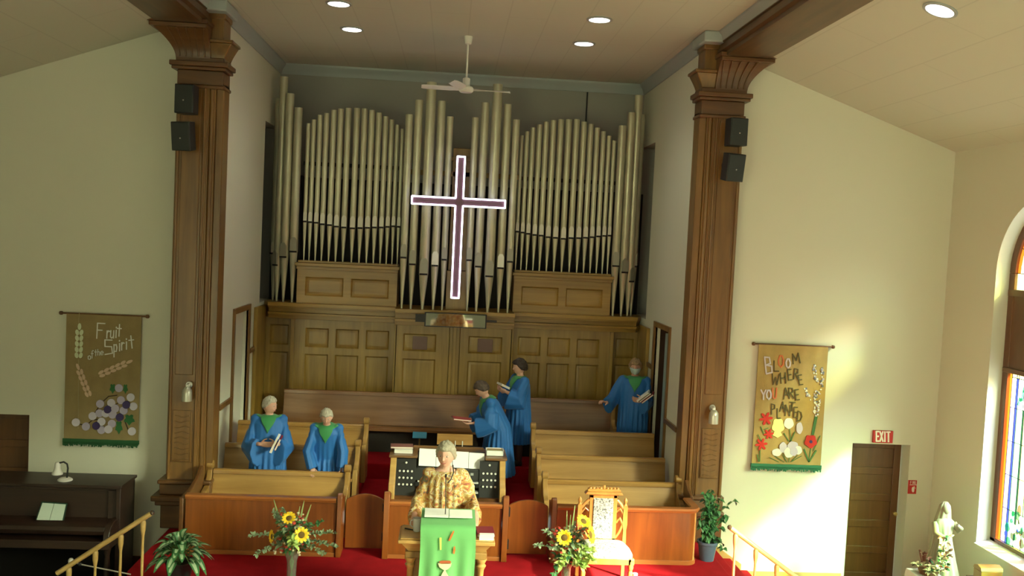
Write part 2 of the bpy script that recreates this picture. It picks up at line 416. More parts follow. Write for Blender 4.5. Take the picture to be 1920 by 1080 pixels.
def glass(n, c, s):
    m = bpy.data.materials.new('glass_' + n); m.use_nodes = True; nt = m.node_tree; N = nt.nodes; N.remove(N['Principled BSDF'])
    tr = N.new('ShaderNodeBsdfTransparent'); tr.inputs[0].default_value = (*[min(1, .25 + .75 * x_) for x_ in c], 1)
    gl_ = N.new('ShaderNodeBsdfGlossy'); gl_.inputs['Roughness'].default_value = .2; gl_.inputs['Color'].default_value = (*c, 1)
    mx_ = N.new('ShaderNodeMixShader'); mx_.inputs[0].default_value = .12; nt.links.new(tr.outputs[0], mx_.inputs[1]); nt.links.new(gl_.outputs[0], mx_.inputs[2])
    em = N.new('ShaderNodeEmission'); em.inputs[0].default_value = (*c, 1); em.inputs[1].default_value = s  # pane emission stands in for daylight glowing through the glass
    ad = N.new('ShaderNodeAddShader'); nt.links.new(mx_.outputs[0], ad.inputs[0]); nt.links.new(em.outputs[0], ad.inputs[1])
    nt.links.new(ad.outputs[0], N['Material Output'].inputs[0]); return m
G = [glass('clear', (.85, .92, .92), 2.2), glass('amber', (1.0, .34, .03), .9), glass('lavender', (.50, .50, .88), 1.7), glass('pale_green', (.50, .95, .48), 1.7),
     glass('yellow', (.95, .95, .40), 1.8), glass('deep_green', (.02, .28, .12), .6), glass('blue', (.08, .14, .75), .8), glass('brown', (.16, .05, .03), .5), glass('red', (.8, .06, .05), .8)]
lead = mat('lead_came', (.03, .03, .035), .5)
gx = XG + .04
def pane(mb, poly, m): mb.prism(poly, 'X', gx, gx + .008, m)
gb = MB(); lb = MB()
def came(a, b, w_=.009): lb.ribbon([(gx - .004, *a), (gx - .004, *b)], w_, (1, 0, 0), .012)
Gd = [g_.copy() for g_ in G]
for m_ in Gd:      # the arched head passes less sun, dimmed to weaken its patch on the wall
    for n_ in m_.node_tree.nodes:
        if n_.type == 'BSDF_TRANSPARENT': n_.inputs[0].default_value = (*[v * .38 for v in n_.inputs[0].default_value[:3]], 1)
def light_pane(y0, y1, z0, z1):
    "one lancet: amber edge, lavender strips, green and yellow middle, plant at the foot"
    H = z1 - z0; W = y1 - y0; d = .05
    pane(gb, [(y0, z0), (y0 + d, z0), (y0 + d, z1), (y0, z1)], 1); pane(gb, [(y1 - d, z0), (y1, z0), (y1, z1), (y1 - d, z1)], 1)
    pane(gb, [(y0 + d, z1 - d), (y1 - d, z1 - d), (y1 - d, z1), (y0 + d, z1)], 4)
    ys = [y0 + d + (W - 2 * d) * t for t in (0, .14, .20, .40, .58, .62, .80, .86, 1)]; cols = [2, 6, 3, 4, 5, 3, 6, 2]
    zs = [z0, z0 + H * .2, z0 + H * .4, z0 + H * .6, z0 + H * .8, z1 - d]
    for (a, b), c in zip(zip(ys, ys[1:]), cols):
        for i, (p, q) in enumerate(zip(zs, zs[1:])):
            pane(gb, [(a, p), (b, p), (b, q), (a, q)], (0 if i == 4 and c not in (6,) else c))
            came((a, p), (b, p), .006)
        came((a, z0), (a, z1))
    came((y1 - d, z0), (y1 - d, z1)); came((y0 + d, z1 - d), (y1 - d, z1 - d))
    yc = (y0 + y1) / 2
    rr = random.Random(3)
    for k in range(26):      # painted leaves and flowers at the foot
        a = rr.uniform(-1, 1); zz = z0 + .04 + rr.random() ** 1.3 * .36; yy = yc + a * (W * .36) * (1 - (zz - z0) * 1.1); r_ = rr.uniform(.02, .05)
        lb_ = [(yy + r_ * math.cos(t) * 1.0, zz + r_ * 1.3 * math.sin(t)) for t in [2 * PI * i / 7 + rr.random() * .4 for i in range(7)]]
        gb.prism(lb_, 'X', gx - .006 - .0003 * k, gx + .004, rr.choice([5, 5, 5, 7, 0, 3, 6, 7]))
    gb.prism([(yc + .03 * math.cos(t), z0 + .46 + .07 * math.sin(t)) for t in [2 * PI * i / 8 for i in range(8)]], 'X', gx - .008, gx + .004, 7)
    for sgn in (-1, 1):      # scrolls at the head
        pts = [(gx - .01, yc + sgn * (.05 + .12 * t), z1 - .1 - .28 * t + .05 * math.sin(9 * t)) for t in [i / 6 for i in range(7)]]
        gb.ribbon(pts, .03, (1, 0, 0), .008, 5)
    gb.prism([(yc + (.05 if i % 2 else .022) * math.sin(2 * PI * i / 10), z1 - .14 + (.05 if i % 2 else .022) * math.cos(2 * PI * i / 10)) for i in range(10)], 'X', gx - .012, gx + .004, 8)
light_pane(wyc + .03, wy1 - .11, wz0 + .1, 2.50); light_pane(wy0 + .11, wyc - .03, wz0 + .1, 2.50)
# arched head above the transom panel
g_ = build('stained_glass', gb, G, win, smooth=0); gb = MB()
for s in (-1, 1):
    n = 12; y_ = lambda a, r_: wyc + s * r_ * math.cos(a)
    prev = None
    for k in range(n):
        a0, a1 = PI / 2 * k / n, PI / 2 * (k + 1) / n
        z_ = lambda a, r_: wzs + r_ * math.sin(a)
        pane(gb, [(y_(a0, fi - .06), z_(a0, fi - .06)), (y_(a0, fi), z_(a0, fi)), (y_(a1, fi), z_(a1, fi)), (y_(a1, fi - .06), z_(a1, fi - .06))], 1)
        pane(gb, [(y_(a0, fi * .4), z_(a0, fi * .4)), (y_(a0, fi - .06), z_(a0, fi - .06)), (y_(a1, fi - .06), z_(a1, fi - .06)), (y_(a1, fi * .4), z_(a1, fi * .4))], [0, 3, 0, 2][k % 4])
        pane(gb, [(wyc, wzs), (y_(a0, fi * .4), z_(a0, fi * .4)), (y_(a1, fi * .4), z_(a1, fi * .4))], 4)
        if k % 3 == 0: came((wyc, wzs), (y_(a0, fi), z_(a0, fi)))
    ya, yb = sorted((wyc + s * .03, wyc + s * (fi)))
    pane(gb, [(ya, 3.50), (yb, 3.50), (yb, wzs), (ya, wzs)], 4)
    pane(gb, [(ya, 3.50), (yb, 3.50), (yb, 3.50), (ya, 3.50)], 4)
g_ = build('stained_glass', gb, Gd, win, smooth=0); build('lead_cames', lb, lead, win, smooth=0)
# ================================================================== COLUMNS
def column(s, label, zz):
    "s=+1 right, -1 left; x runs from the chancel opening outwards"
    xi = XR if s > 0 else XL
    X = lambda d: xi + s * d
    def bx(mb, d0, d1, y0, y1, z0, z1, m=0):
        a, b = sorted((X(d0), X(d1))); mb.box(a, b, y0, y1, z0, z1, m)
    root = thing('column', label, 'column', (X(.25), 12.0, 0), group='columns flanking the choir')
    y = 11.86
    mb = MB(); bx(mb, -.06, .03, y + .06, 12.2, .0, 5.6); bx(mb, .03, .12, y + .03, 12.2, 0, 5.6); bx(mb, .12, .50, y, 12.2, 0, 5.6)
    bx(mb, .10, .14, y + .01, 12.2, 0, 5.6)
    build('shaft', mb, col_z, root, bevel=.008)
    mb = MB()
    for d, r_ in ((.075, .028), (.155, .018), (.47, .02)): mb.lathe((X(d), y + (.03 if d < .1 else 0), .62), [(r_, 0), (r_, 4.95)], 12)
    build('round_moulding', mb, col_z, root)
    # raised centre strip on the face
    mb = MB(); bx(mb, .20, .42, y - .015, y + .01, 1.95, 5.5)
    build('face_panel', mb, col_z, root, bevel=.006)
    # carved panel
    mb = MB(); bx(mb, .19, .43, y - .02, y + .01, .84, 1.50)
    n = 9
    for k in range(n):
        z = .88 + k * .068
        pts = [(X(.22 + .18 * t), y - .022, z + .012 * math.sin(PI * 2 * t + k)) for t in [i / 8 for i in range(9)]]
        mb.tube(pts, .009, 6)
    pts = [(X(.205), y - .02, .86 + .62 * t) for t in (0, .3, .6, 1)]; mb.tube(pts, .008, 6)
    pts = [(X(.205 + .22 * t), y - .02, .86) for t in (0, .5, 1)]; mb.tube(pts, .012, 6)
    build('carved_panel', mb, col_z, root, bevel=.006)
    # base
    bw = bx if s < 0 else (lambda m_, d0, d1, *r_: bx(m_, d0, min(d1, .515), *r_))
    mb = MB(); bw(mb, -.06, .54, y - .06, 12.2, 0, .30); bw(mb, -.08, .60, y - .10, 12.2, .30, .36); bw(mb, -.09, .64, y - .14, 12.2, .36, .43); bw(mb, -.07, .56, y - .06, 12.2, .43, .57); bw(mb, -.08, .58, y - .09, 12.2, .57, .62)
    build('base', mb, col_x, root, bevel=.014)
    # capital: neck ring, bell flaring to the outside and to the front, abacus
    mb = MB()
    bx(mb, -.08, .52, y - .03, 12.2, 5.52, 5.56); bx(mb, -.06, .50, y - .01, 12.2, 5.56, 5.74)
    bx(mb, -.10, .56, y - .06, 12.2, 5.74, 5.78); bx(mb, -.13, .58, y - .09, 12.2, 5.78, 5.84); bx(mb, -.07, .52, y - .02, 12.2, 5.84, 5.90)
    build('neck_moulding', mb, col_x, root, bevel=.01)
    mb = MB(); rings = []
    for t in [i / 10 for i in range(11)]:
        e = t ** 1.8; z = 5.88 + .34 * t
        a, b = sorted((X(.10), X(.52 + .24 * e))); rings.append([(a, y - .02 - .20 * e, z), (b, y - .02 - .20 * e, z), (b, 12.2, z), (a, 12.2, z)])
    mb.loft(rings)
    for j in range(5):       # carved ribs
        d0 = .17 + j * .075; pts = [(X(d0 + (.035 * (j - 1.0)) * (i / 8) ** 1.8), y - .03 - .20 * (i / 8) ** 1.8, 5.90 + .31 * i / 8) for i in range(9)]
        mb.tube(pts, .012, 6)
    bx(mb, .10, .78, y - .26, 12.2, 6.21, 6.26); bx(mb, .08, .80, y - .28, 12.2, 6.26, 6.31)
    build('capital', mb, col_x, root, bevel=.008)
    mb = MB(); rings = []
    for t in [i / 6 for i in range(7)]:
        e = t ** 1.3; z = 5.88 + .20 * t; a, b = sorted((X(-.06 - .10 * e), X(.12)))
        rings.append([(a, y + .02 - .08 * e, z), (b, y + .02 - .08 * e, z), (b, 12.2, z), (a, 12.2, z)])
    mb.loft(rings); bx(mb, -.18, .12, y - .08, 12.2, 6.08, 6.12); bx(mb, -.05, .16, y, 12.2, 6.1, ZC - .14); bx(mb, -.07, .17, y - .03, 12.2, ZC - .20, ZC - .13)
    build('corner_post', mb, col_z, root, bevel=.01)
    return root
column(1, 'dark oak column right of the choir beside the bright cream wall', 0)
column(-1, 'dark oak column left of the choir beside the dim cream wall', 0)

def speaker(label, p, w_, d, h, yaw, tilt, group=None):
    root = thing('wall_speaker', label, 'speaker', p, yaw, 'black speakers on the columns'); root.rotation_euler = (tilt, 0, yaw)
    mb = MB().prism([(-w_ / 2, -d / 2), (w_ / 2, -d / 2), (w_ / 2 * .8, d / 2), (-w_ / 2 * .8, d / 2)], 'Z', -h / 2, h / 2)
    build('cabinet', mb, black, root, local=True, bevel=.008)
    mb = MB().box(-w_ / 2 + .008, w_ / 2 - .008, -d / 2 - .012, -d / 2 + .004, -h / 2 + .008, h / 2 - .008)
    build('grille', mb, spk_m, root, local=True, bevel=.006)
    build('badge', MB().lathe((0, -d / 2 - .012, -.02), [(.009, 0), (.009, -.004)], 10, 0, 'Y'), chrome, root, local=True)
    mb = MB().box(-.015, .015, d / 2, d / 2 + .16, -.02, .02)
    build('bracket', mb, black, root, local=True)
SW, SH = .24, .345
speaker('upper black speaker on the left column', (-3.27, 11.62, 5.34), SW, .20, SH, R(-10), 0)
speaker('lower black speaker on the left column, tilted downwards', (-3.29, 11.60, 4.90), SW, .20, SH, R(-10), R(9))
speaker('upper black speaker on the right column', (3.50, 11.62, 5.32), SW, .20, SH, R(12), 0)
speaker('lower black speaker on the right column, tilted downwards', (3.48, 11.60, 4.88), SW, .20, SH, R(12), R(9))

def sconce(label, p, s):
    root = thing('wall_lamp', label, 'lamp', p, group='cylinder lamps on the columns')
    build('wall_plate', MB().lathe((0, 0, 0), [(.035, .0), (.045, -.01), (.04, -.03)], 16, 0, 'Y'), chrome, root, local=True)
    build('arm', MB().tube([(0, 0, 0), (0, -.05, .012), (0, -.09, .0), (0, -.10, -.03)], .022, 10), white_pl, root, local=True)
    build('shade', MB().lathe((0, -.10, -.19), [(.03, .0), (.062, .0), (.062, .10), (.056, .14), (.036, .17), (.02, .18)], 20), mat('satin_grey_shade', (.55, .55, .47), .3, metal=.5), root, local=True)
sconce('small cylinder wall lamp on the left column, above its carved panel', (-3.20, 11.83, 1.83), -1)
sconce('small cylinder wall lamp on the right column, above its carved panel', (3.47, 11.83, 1.78), 1)

# ------------------------------------------------------------------ recessed ceiling lights
def downlight(label, p, rot=None, col=(.96, 1.0, .80)):
    root = thing('ceiling_light', label, 'ceiling light', p, group='round recessed ceiling lights')
    if rot: root.rotation_euler = rot
    build('trim_ring', MB().lathe((0, 0, 0), [(.128, -.001), (.158, -.001), (.158, -.012), (.128, -.016), (.128, -.001)], 28, caps=False), white_trim, root, local=True)
    build('diffuser', MB().lathe((0, 0, 0), [(.001, -.012), (.126, -.012), (.126, -.004), (.001, -.004)], 28), mat('lit_diffuser', (1, 1, .95), .5, emit=(1, .96, .88), es=9), root, local=True)
    l = light('lamp_light', 'SPOT', (p[0], p[1], p[2] - .05), 30, col, .1, spot=R(130), blend=.8)
for x_, y_, l in ((635, 6, 'leftmost round ceiling light above the choir, half cut by the top of the photo'), (660, 54, 'round ceiling light above the left organ pipes, nearer the back wall'),
                (1124, 36, 'round ceiling light above the right organ pipes, nearer the front'), (1095, 81, 'round ceiling light above the right organ pipes, nearest the back wall')):
    p = at(x_, y_, Z=ZC); downlight(l, p)
zs_ = lambda x_: 6.30 - .353 * (x_ - 3.85)
p = at(1763, 18, Y=9.0)
for _ in range(30): p = at(1763, 18, Z=zs_(p.x))
downlight('round ceiling light in the sloping ceiling over the right aisle', p, (0, math.atan(.353), 0))
mb = MB()

# ------------------------------------------------------------------ ceiling fan
fx, fy = .10, 12.91
fan = thing('ceiling_fan', 'white three-bladed ceiling fan hanging on a long rod before the organ pipes', 'fan', (fx, fy, 5.8))
build('canopy', MB().lathe((fx, fy, ZC), [(.02, -.11), (.045, -.10), (.06, -.02), (.06, 0)], 20), white_pl, fan)
build('rod', MB().lathe((fx, fy, 6.0), [(.013, 0), (.013, ZC - 6.02)], 12), white_pl, fan)
build('motor', MB().lathe((fx, fy, 5.82), [(.03, 0), (.08, .0), (.10, .02), (.10, .06), (.085, .08), (.05, .09), (.05, .19), (.03, .20)], 24), white_pl, fan)
for k, a in enumerate((R(4), R(-108), R(184))):
    d = Vector((math.cos(a), math.sin(a), 0)); q = Vector((-d.y, d.x, 0)); c = Vector((fx, fy, 5.86))
    L_ = .60; mb = MB(); rings = []
    for t, wd in ((.10, .03), (.16, .04), (.22, .07), (.45, .072), (.58, .06), (.61, .03)):
        p = c + d * t; rings.append([p - q * wd + Vector((0, 0, -.016)), p + q * wd + Vector((0, 0, .016)), p + q * wd + Vector((0, 0, .022)), p - q * wd + Vector((0, 0, -.010))])
    build('blade', mb.loft(rings), white_pl, fan)

# thin dark cable down the back wall
p = at(1102, 165, Y=YB - .05)
tag(build('cable', MB().tube([(p.x, YB - .04, 6.40), (p.x, YB - .03, 5.8), (p.x + .01, YB - .03, 5.3)], .012, 8), black), 'thin dark cable down the back wall above the right pipes', 'cable')

# ================================================================== PIPE ORGAN
org = thing('pipe_organ', 'large pipe organ with grey-gold display pipes on panelled oak case against the back wall', 'organ', (XC, 15.2, .43))
LZ = 2.68
def panelled(name, x0, x1, z0, z1, yf, cells, parent, t=.05, m=None, mp=None, name_panel='panel'):
    m = m or oak; mp = mp or m
    xs = sorted({x0, x1, *[c[0] for c in cells], *[c[1] for c in cells]}); zs = sorted({z0, z1, *[c[2] for c in cells], *[c[3] for c in cells]})
    fr = MB()
    for a, b in zip(xs, xs[1:]):
        for c, d in zip(zs, zs[1:]):
            mx_, mz_ = (a + b) / 2, (c + d) / 2
            if not any(q[0] < mx_ < q[1] and q[2] < mz_ < q[3] for q in cells): fr.box(a, b, yf, yf + t, c, d)
    o = build(name, fr, m, parent)
    for q in cells:
        p = MB(); e = .022
        o0 = [(q[0], q[2]), (q[1], q[2]), (q[1], q[3]), (q[0], q[3])]; o1 = [(q[0] + e, q[2] + e), (q[1] - e, q[2] + e), (q[1] - e, q[3] - e), (q[0] + e, q[3] - e)]
        e2 = e + .035; o2 = [(q[0] + e2, q[2] + e2), (q[1] - e2, q[2] + e2), (q[1] - e2, q[3] - e2), (q[0] + e2, q[3] - e2)]
        p.loft([[(a, yf + .004, b) for a, b in o0], [(a, yf + .030, b) for a, b in o1], [(a, yf + .030, b) for a, b in o1], [(a, yf + .022, b) for a, b in o2]], caps=False)
        p.add([(a, yf + .022, b) for a, b in o2], [(0, 1, 2, 3)])
        build(name_panel, p, mp, o, smooth=20)
    return o
# lower case, left and right sections: three columns of two panels
cells = lambda xs: [(a, b, 1.97, 2.28) for a, b in xs] + [(a, b, .9, 1.86) for a, b in xs]
YS, YT = 15.0, 14.75
panelled('lower_case', -2.46, -.82, .43, 2.42, YS, cells([(-2.27, -1.90), (-1.79, -1.42), (-1.31, -.94)]), org)
panelled('lower_case', 1.02, 2.66, .43, 2.42, YS, cells([(1.14, 1.51), (1.62, 1.99), (2.10, 2.47)]), org)
# centre section standing forward: two wide columns and a split pilaster
panelled('centre_case', -.82, .02, .43, 2.42, YT, [(-.70, -.18, 2.0, 2.28), (-.70, -.18, .9, 1.88)], org)
panelled('centre_case', .20, 1.02, .43, 2.42, YT, [(.33, .87, 2.0, 2.28), (.33, .87, .9, 1.88)], org)
mb = MB().box(.03, .19, YT - .02, YT + .06, .43, 2.50).box(-.03, .03, YT + .02, YT + .3, .43, 2.5).box(.19, .22, YT + .02, YT + .3, .43, 2.5)
mb.box(.08, .14, YT - .035, YT, .43, 2.45)
build('centre_pilaster', mb, oak, org, bevel=.006)
mb = MB().box(-.84, -.80, YT, YS + .1, .43, 2.5).box(1.0, 1.04, YT, YS + .1, .43, 2.5).box(-2.50, -2.44, YS - .03, YS + .1, .43, 2.5).box(2.64, 2.70, YS - .03, YS + .1, .43, 2.5)
build('corner_post', mb, oak, org, bevel=.006)
# side wings running back to the chancel walls and panelling beside them
panelled('wing', -2.93, -2.50, .43, 2.48, YS + .16, [(-2.86, -2.56, 1.97, 2.3), (-2.86, -2.56, .9, 1.86)], org)
panelled('wing', 2.70, 3.14, .43, 2.48, YS + .16, [(2.77, 3.07, 1.97, 2.3), (2.77, 3.07, .9, 1.86)], org)
mb = MB().box(XL + .005, XL + .05, 14.46, YS + .1, .43, 2.62).box(XL + .005, XL + .06, 14.40, 14.48, .43, 2.62)
build('side_panelling', mb, oak, org, bevel=.005)
mb = MB().box(XR - .05, XR - .005, 14.46, YS + .1, .43, 2.55).box(XR - .06, XR - .005, 14.40, 14.48, .43, 2.55)
build('side_panelling', mb, oak, org, bevel=.005)
# cornice / impost following the plan
def impost(outl, z0, steps):
    mb = MB()
    for (grow, za, zb) in steps:
        pts = [(x_, y_ - grow if k < len(outl) else y_) for k, (x_, y_) in enumerate(outl)]
        mb.prism(pts + [(outl[-1][0], 15.6), (outl[0][0], 15.6)], 'Z', z0 + za, z0 + zb)
    return mb
outl = [(-3.0, 15.25), (-2.86, 15.0), (-2.5, 14.93), (-.84, 14.93), (-.84, 14.66), (1.04, 14.66), (1.04, 14.93), (2.70, 14.93), (3.06, 15.0), (3.16, 15.25)]
outl = [(max(x_, XL + .01), y_) for x_, y_ in outl]
build('impost_moulding', impost(outl, 2.42, [(.0, 0, .06), (.05, .06, .10), (.0, .10, .17), (.07, .17, .20), (.12, .20, .26)]), oak_x, org, bevel=.004)
# upper boxes that carry the small flats
for x0, x1 in ((-2.42, -.84), (1.02, 2.60)):
    xm = (x0 + x1) / 2
    o = panelled('upper_case', x0, x1, LZ, 3.22, 14.92, [(x0 + .13, xm - .06, 2.80, 3.10), (xm + .06, x1 - .13, 2.80, 3.10)], org, m=oak_x)
    mb = MB().box(x0 - .01, x1 + .01, 14.87, 15.2, 3.22, 3.27).box(x0 - .03, x1 + .03, 14.84, 15.2, 3.27, 3.32).box(x0, x1, 14.95, 15.2, 3.32, 3.355)
    mb.box(x0, x0 + .03, 14.95, 15.5, LZ, 3.3).box(x1 - .03, x1, 14.95, 15.5, LZ, 3.3)
    build('case_top_moulding', mb, oak_x, org, bevel=.005)
# near-black sheets stand in for shade behind the pipes; then oak stays and centre post
build('interior_shade_back', MB().box(XL + .01, XR - .01, 15.50, 15.55, LZ, 4.70), dark, org)

build('interior_shade_side', MB().box(-2.45, -2.42, 15.1, 15.5, LZ, 4.7), dark, org); build('interior_shade_side', MB().box(2.62, 2.65, 15.1, 15.5, LZ, 4.7), dark, org)
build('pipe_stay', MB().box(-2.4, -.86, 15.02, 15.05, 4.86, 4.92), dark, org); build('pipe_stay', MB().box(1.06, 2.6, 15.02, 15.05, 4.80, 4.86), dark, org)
mb = MB().box(-.06, .28, 14.84, 14.9, LZ, 3.3).box(-.04, .26, 14.95, 15.0, 3.3, 5.25).box(-.08, .30, 14.92, 15.02, 5.05, 5.11).box(-.82, 1.02, 14.95, 14.98, 4.8, 4.88)
build('centre_post', mb, oak, org, bevel=.006)
# pipes
def pipe(x, y, zfoot, zm, ztop, r, pale=0, front=(0, -1)):
    mb = MB(); mb.lathe((x, y, 0), [(r * .25, zfoot), (r * .97, zm), (r, zm + .004), (r, ztop), (r * .9, ztop), (r * .88, ztop - .1)], 18)
    o = build('pipe', mb, pipe_m, org, smooth=50)
    fx_, fy_ = front; hm = r * 2.2 + .085; tw = Vector((-fy_, fx_, 0)) * -1; c = Vector((x, y, 0)); f_ = Vector((fx_, fy_, 0))
    a = r * .82
    P = lambda u, d, z: tuple(c + tw * u + f_ * d + Vector((0, 0, z)))
    mb = MB(); mb.loft([[P(-a, r * .60, zm + .015), P(a, r * .60, zm + .015), P(a, r * 1.02, zm + .015), P(-a, r * 1.02, zm + .015)],
                        [P(-a * .95, r * .6, zm + hm * .8), P(a * .95, r * .6, zm + hm * .8), P(a * .95, r * 1.03, zm + hm * .8), P(-a * .95, r * 1.03, zm + hm * .8)],
                        [P(-a * .5, r * .6, zm + hm), P(a * .5, r * .6, zm + hm), P(a * .5, r * 1.0, zm + hm), P(-a * .5, r * 1.0, zm + hm)]])
    q = build('mouth', mb, [mouth_pale if pale == 1 else (mouth_l if pale == 2 else mouth_m)], o, smooth=20)
    mb = MB(); mb.loft([[P(-a, r * .55, zm - .012), P(a, r * .55, zm - .012), P(a, r * 1.01, zm - .012), P(-a, r * 1.01, zm - .012)], [P(-a, r * .55, zm + .015), P(a, r * .55, zm + .015), P(a, r * 1.01, zm + .015), P(-a, r * 1.01, zm + .015)]])
    build('wind_slot', mb, dark, o, smooth=0)
def flat(tops, feet, cuts, ww, Y, zf, pale=2):
    for (tx, ty), fx_, cy_, w_ in zip(tops, feet, cuts, ww):
        pt = at(tx, ty, Y=Y); pf = at(fx_, cy_ + 60, Y=Y); zc = at(fx_ + 3, cy_, Y=Y).z
        pipe((pt.x + pf.x) / 2, Y, zf, zc, pt.z, w_ / 2, pale=pale if not isinstance(pale, list) else pale[0])
    return
lt = [(580, 231.6), (590.6, 224.6), (602.8, 216), (615, 212.5), (628.7, 206.5), (641.7, 204.4), (656, 203), (672, 203), (686.5, 204), (700.5, 207), (713.5, 211.7), (725.4, 218.7), (736.8, 224.6), (747, 234), (755.7, 242)]
lf_ = [568.4, 577.8, 588.9, 600.4, 613.8, 626.7, 640.4, 656.7, 671, 684.4, 697.8, 711, 722.7, 733.8, 744.4]
lc = [415.5, 416.7, 417.8, 420.6, 422.2, 425, 426.7, 428.2, 427.8, 427.3, 426.7, 426.7, 425.5, 424.5, 425.5]
rt_ = [(978.3, 254), (988.6, 246.7), (999.7, 239.4), (1011.7, 233.9), (1024, 228.6), (1037, 225.8), (1051, 224), (1066.4, 224), (1081, 224), (1095.6, 228.6), (1108, 232.8), (1120, 239.7), (1131.7, 246.4), (1142, 255), (1151.7, 263.9)]
rf_ = [966.7, 976.7, 987, 999.6, 1012, 1025.6, 1039.3, 1053.3, 1067.8, 1081, 1094.4, 1106.7, 1118.4, 1129.6, 1138.9]
rc = [434.5, 436.2, 438.5, 440.8, 442, 445, 446.2, 448, 446.7, 446.7, 446, 445, 443.5, 442.5, 442]
wl = [.062 + .034 * math.sin(PI * (i + .5) / 15) for i in range(15)]
flat(lt, lf_, lc, wl, 14.98, 3.35); flat(rt_, rf_, rc, wl, 14.98, 3.35)
ct = [(768.9, 215), (788.3, 188), (811.7, 154.6), (830.6, 190), (845.9, 219), (891.3, 220.7), (911, 193), (934.8, 158.5), (953, 196), (968.5, 224.6)]
cf = [751.8, 767.7, 789, 809.6, 827.1, 876, 892.6, 913, 933.8, 951.6]
cc = [483, 495.6, 514, 498, 487, 488, 500, 518, 502.8, 491]
cw = [.115, .125, .150, .125, .100, .105, .125, .150, .125, .110]
for i, ((tx, ty), fx_, cy_, w_) in enumerate(zip(ct, cf, cc, cw)):
    Y = 14.66 if i not in (2, 7) else 14.62
    pt = at(tx, ty, Y=Y); pf = at(fx_, 577, Y=Y); zc = at(fx_ + 5, cy_, Y=Y).z
    pipe((pt.x * .55 + pf.x * .45), Y, LZ, zc, pt.z, w_ / 2, pale=1 if i in (3, 8) else 0)
# corner towers: five pipes on a quarter circle
for s, cx in ((-1, -2.50), (1, 2.66)):
    tops = [at(570, 203, Y=15).z, at(553, 176, Y=15).z, at(545, 145, Y=15.1).z, at(527, 185, Y=15.2).z, 5.5] if s < 0 else [at(1165, 236, Y=15).z, at(1181, 211, Y=15).z, at(1198, 179, Y=15.1).z, at(1207, 215, Y=15.2).z, 5.5]
    cuts = [at(554, 472, Y=15).z, at(534, 482, Y=15).z, at(519, 497, Y=15.1).z, at(509, 475, Y=15.2).z, 3.5] if s < 0 else [at(1156, 499, Y=15).z, at(1173, 511, Y=15).z, at(1187, 528, Y=15.1).z, at(1197, 500, Y=15.2).z, 3.5]
    for k in range(5):
        a = R(90 + 22.5 * k); ux, uy = math.cos(a), math.sin(a)      # 90 = front, 180 = side
        x = cx + (ux if s < 0 else -ux) * .37; y = 15.36 - uy * .37
        pipe(x, y, LZ, cuts[k], tops[k], .066, pale=1 if (s < 0 and k == 99) else 0, front=((ux if s < 0 else -ux), -uy))

# ------------------------------------------------------------------ lit cross
YX = 14.38
def P2(x, y): q = at(x, y, Y=YX); return q.x, q.z
cxm = .085; zt, zb_ = 5.07, 2.90; xa, xb, za = -.64, .79, 4.375; hw = .058
cr = thing('cross', 'tall purple cross outlined in glowing white tube, hung before the organ pipes', 'cross', (cxm, YX, zb_))
mb = MB().box(cxm - hw, cxm + hw, YX, YX + .05, zb_, zt).box(xa, cxm - hw, YX, YX + .05, za - hw, za + hw).box(cxm + hw, xb, YX, YX + .05, za - hw, za + hw)
build('cross_body', mb, mat('mauve_brown_paint', (.10, .045, .055), .5), cr, bevel=.004)
neon = mat('white_neon_tube', (1, 1, 1), .3, emit=(.80, .74, 1.0), es=6.0)
e = .012; outline = [(cxm - hw, zb_), (cxm + hw, zb_), (cxm + hw, za - hw), (xb, za - hw), (xb, za + hw), (cxm + hw, za + hw), (cxm + hw, zt), (cxm - hw, zt), (cxm - hw, za + hw), (xa, za + hw), (xa, za - hw), (cxm - hw, za - hw)]
mb = MB(); outline.append(outline[0])
for a, b in zip(outline, outline[1:]):
    mb.tube([(a[0], YX - .012, a[1]), ((a[0] + b[0]) / 2, YX - .012, (a[1] + b[1]) / 2), (b[0], YX - .012, b[1])], .012, 8); mb.ball((a[0], YX - .012, a[1]), .012, 8)
build('light_tube', mb, neon, cr)
build('bracket', MB().box(cxm - .03, cxm + .03, YX + .05, 14.96, 4.7, 4.74).box(cxm - .03, cxm + .03, YX + .05, 14.86, 3.05, 3.09), col_x, cr)

# mirror hung under the impost at the centre
mr = thing('organ_mirror', 'wide dark-framed mirror hung under the organ ledge below the lit cross', 'mirror', (.09, 14.40, 2.44))
mr.rotation_euler = (R(5), 0, 0)
mb = MB().box(-.46, .50, 0, .02, 0, .22)
build('mirror_glass', MB().box(-.44, .48, -.006, .0, .012, .208), mat('mirror_glass', (.9, .95, .92), .04, metal=1), mr, local=True)
build('frame', mb.box(-.46, .50, -.012, .0, 0, .012).box(-.46, .50, -.012, 0, .208, .22).box(-.46, -.445, -.012, 0, 0, .22).box(.485, .50, -.012, 0, 0, .22), black, mr, local=True)
for q in ((-.03, .03, .02, .24, .16, .20), (-.60, -.46, .015, .04, .06, .18), (.50, .66, .015, .04, .10, .13)): build('arm', MB().box(*q), black, mr, local=True)

# two small brown cards pinned in the top centre panels
for a, b, l in ((-.55, -.32, 'small brown plaque on the left centre panel of the organ case'), (.48, .72, 'small brown plaque on the right centre panel of the organ case')):
    mb = MB().box(a, b, YT + .004, YT + .018, 2.03, 2.24)
    o = tag(build('plaque', mb, mat('plaque_brown', (.14, .065, .045), .35), bevel=.003), l, 'plaque', 'plaques on the organ case')
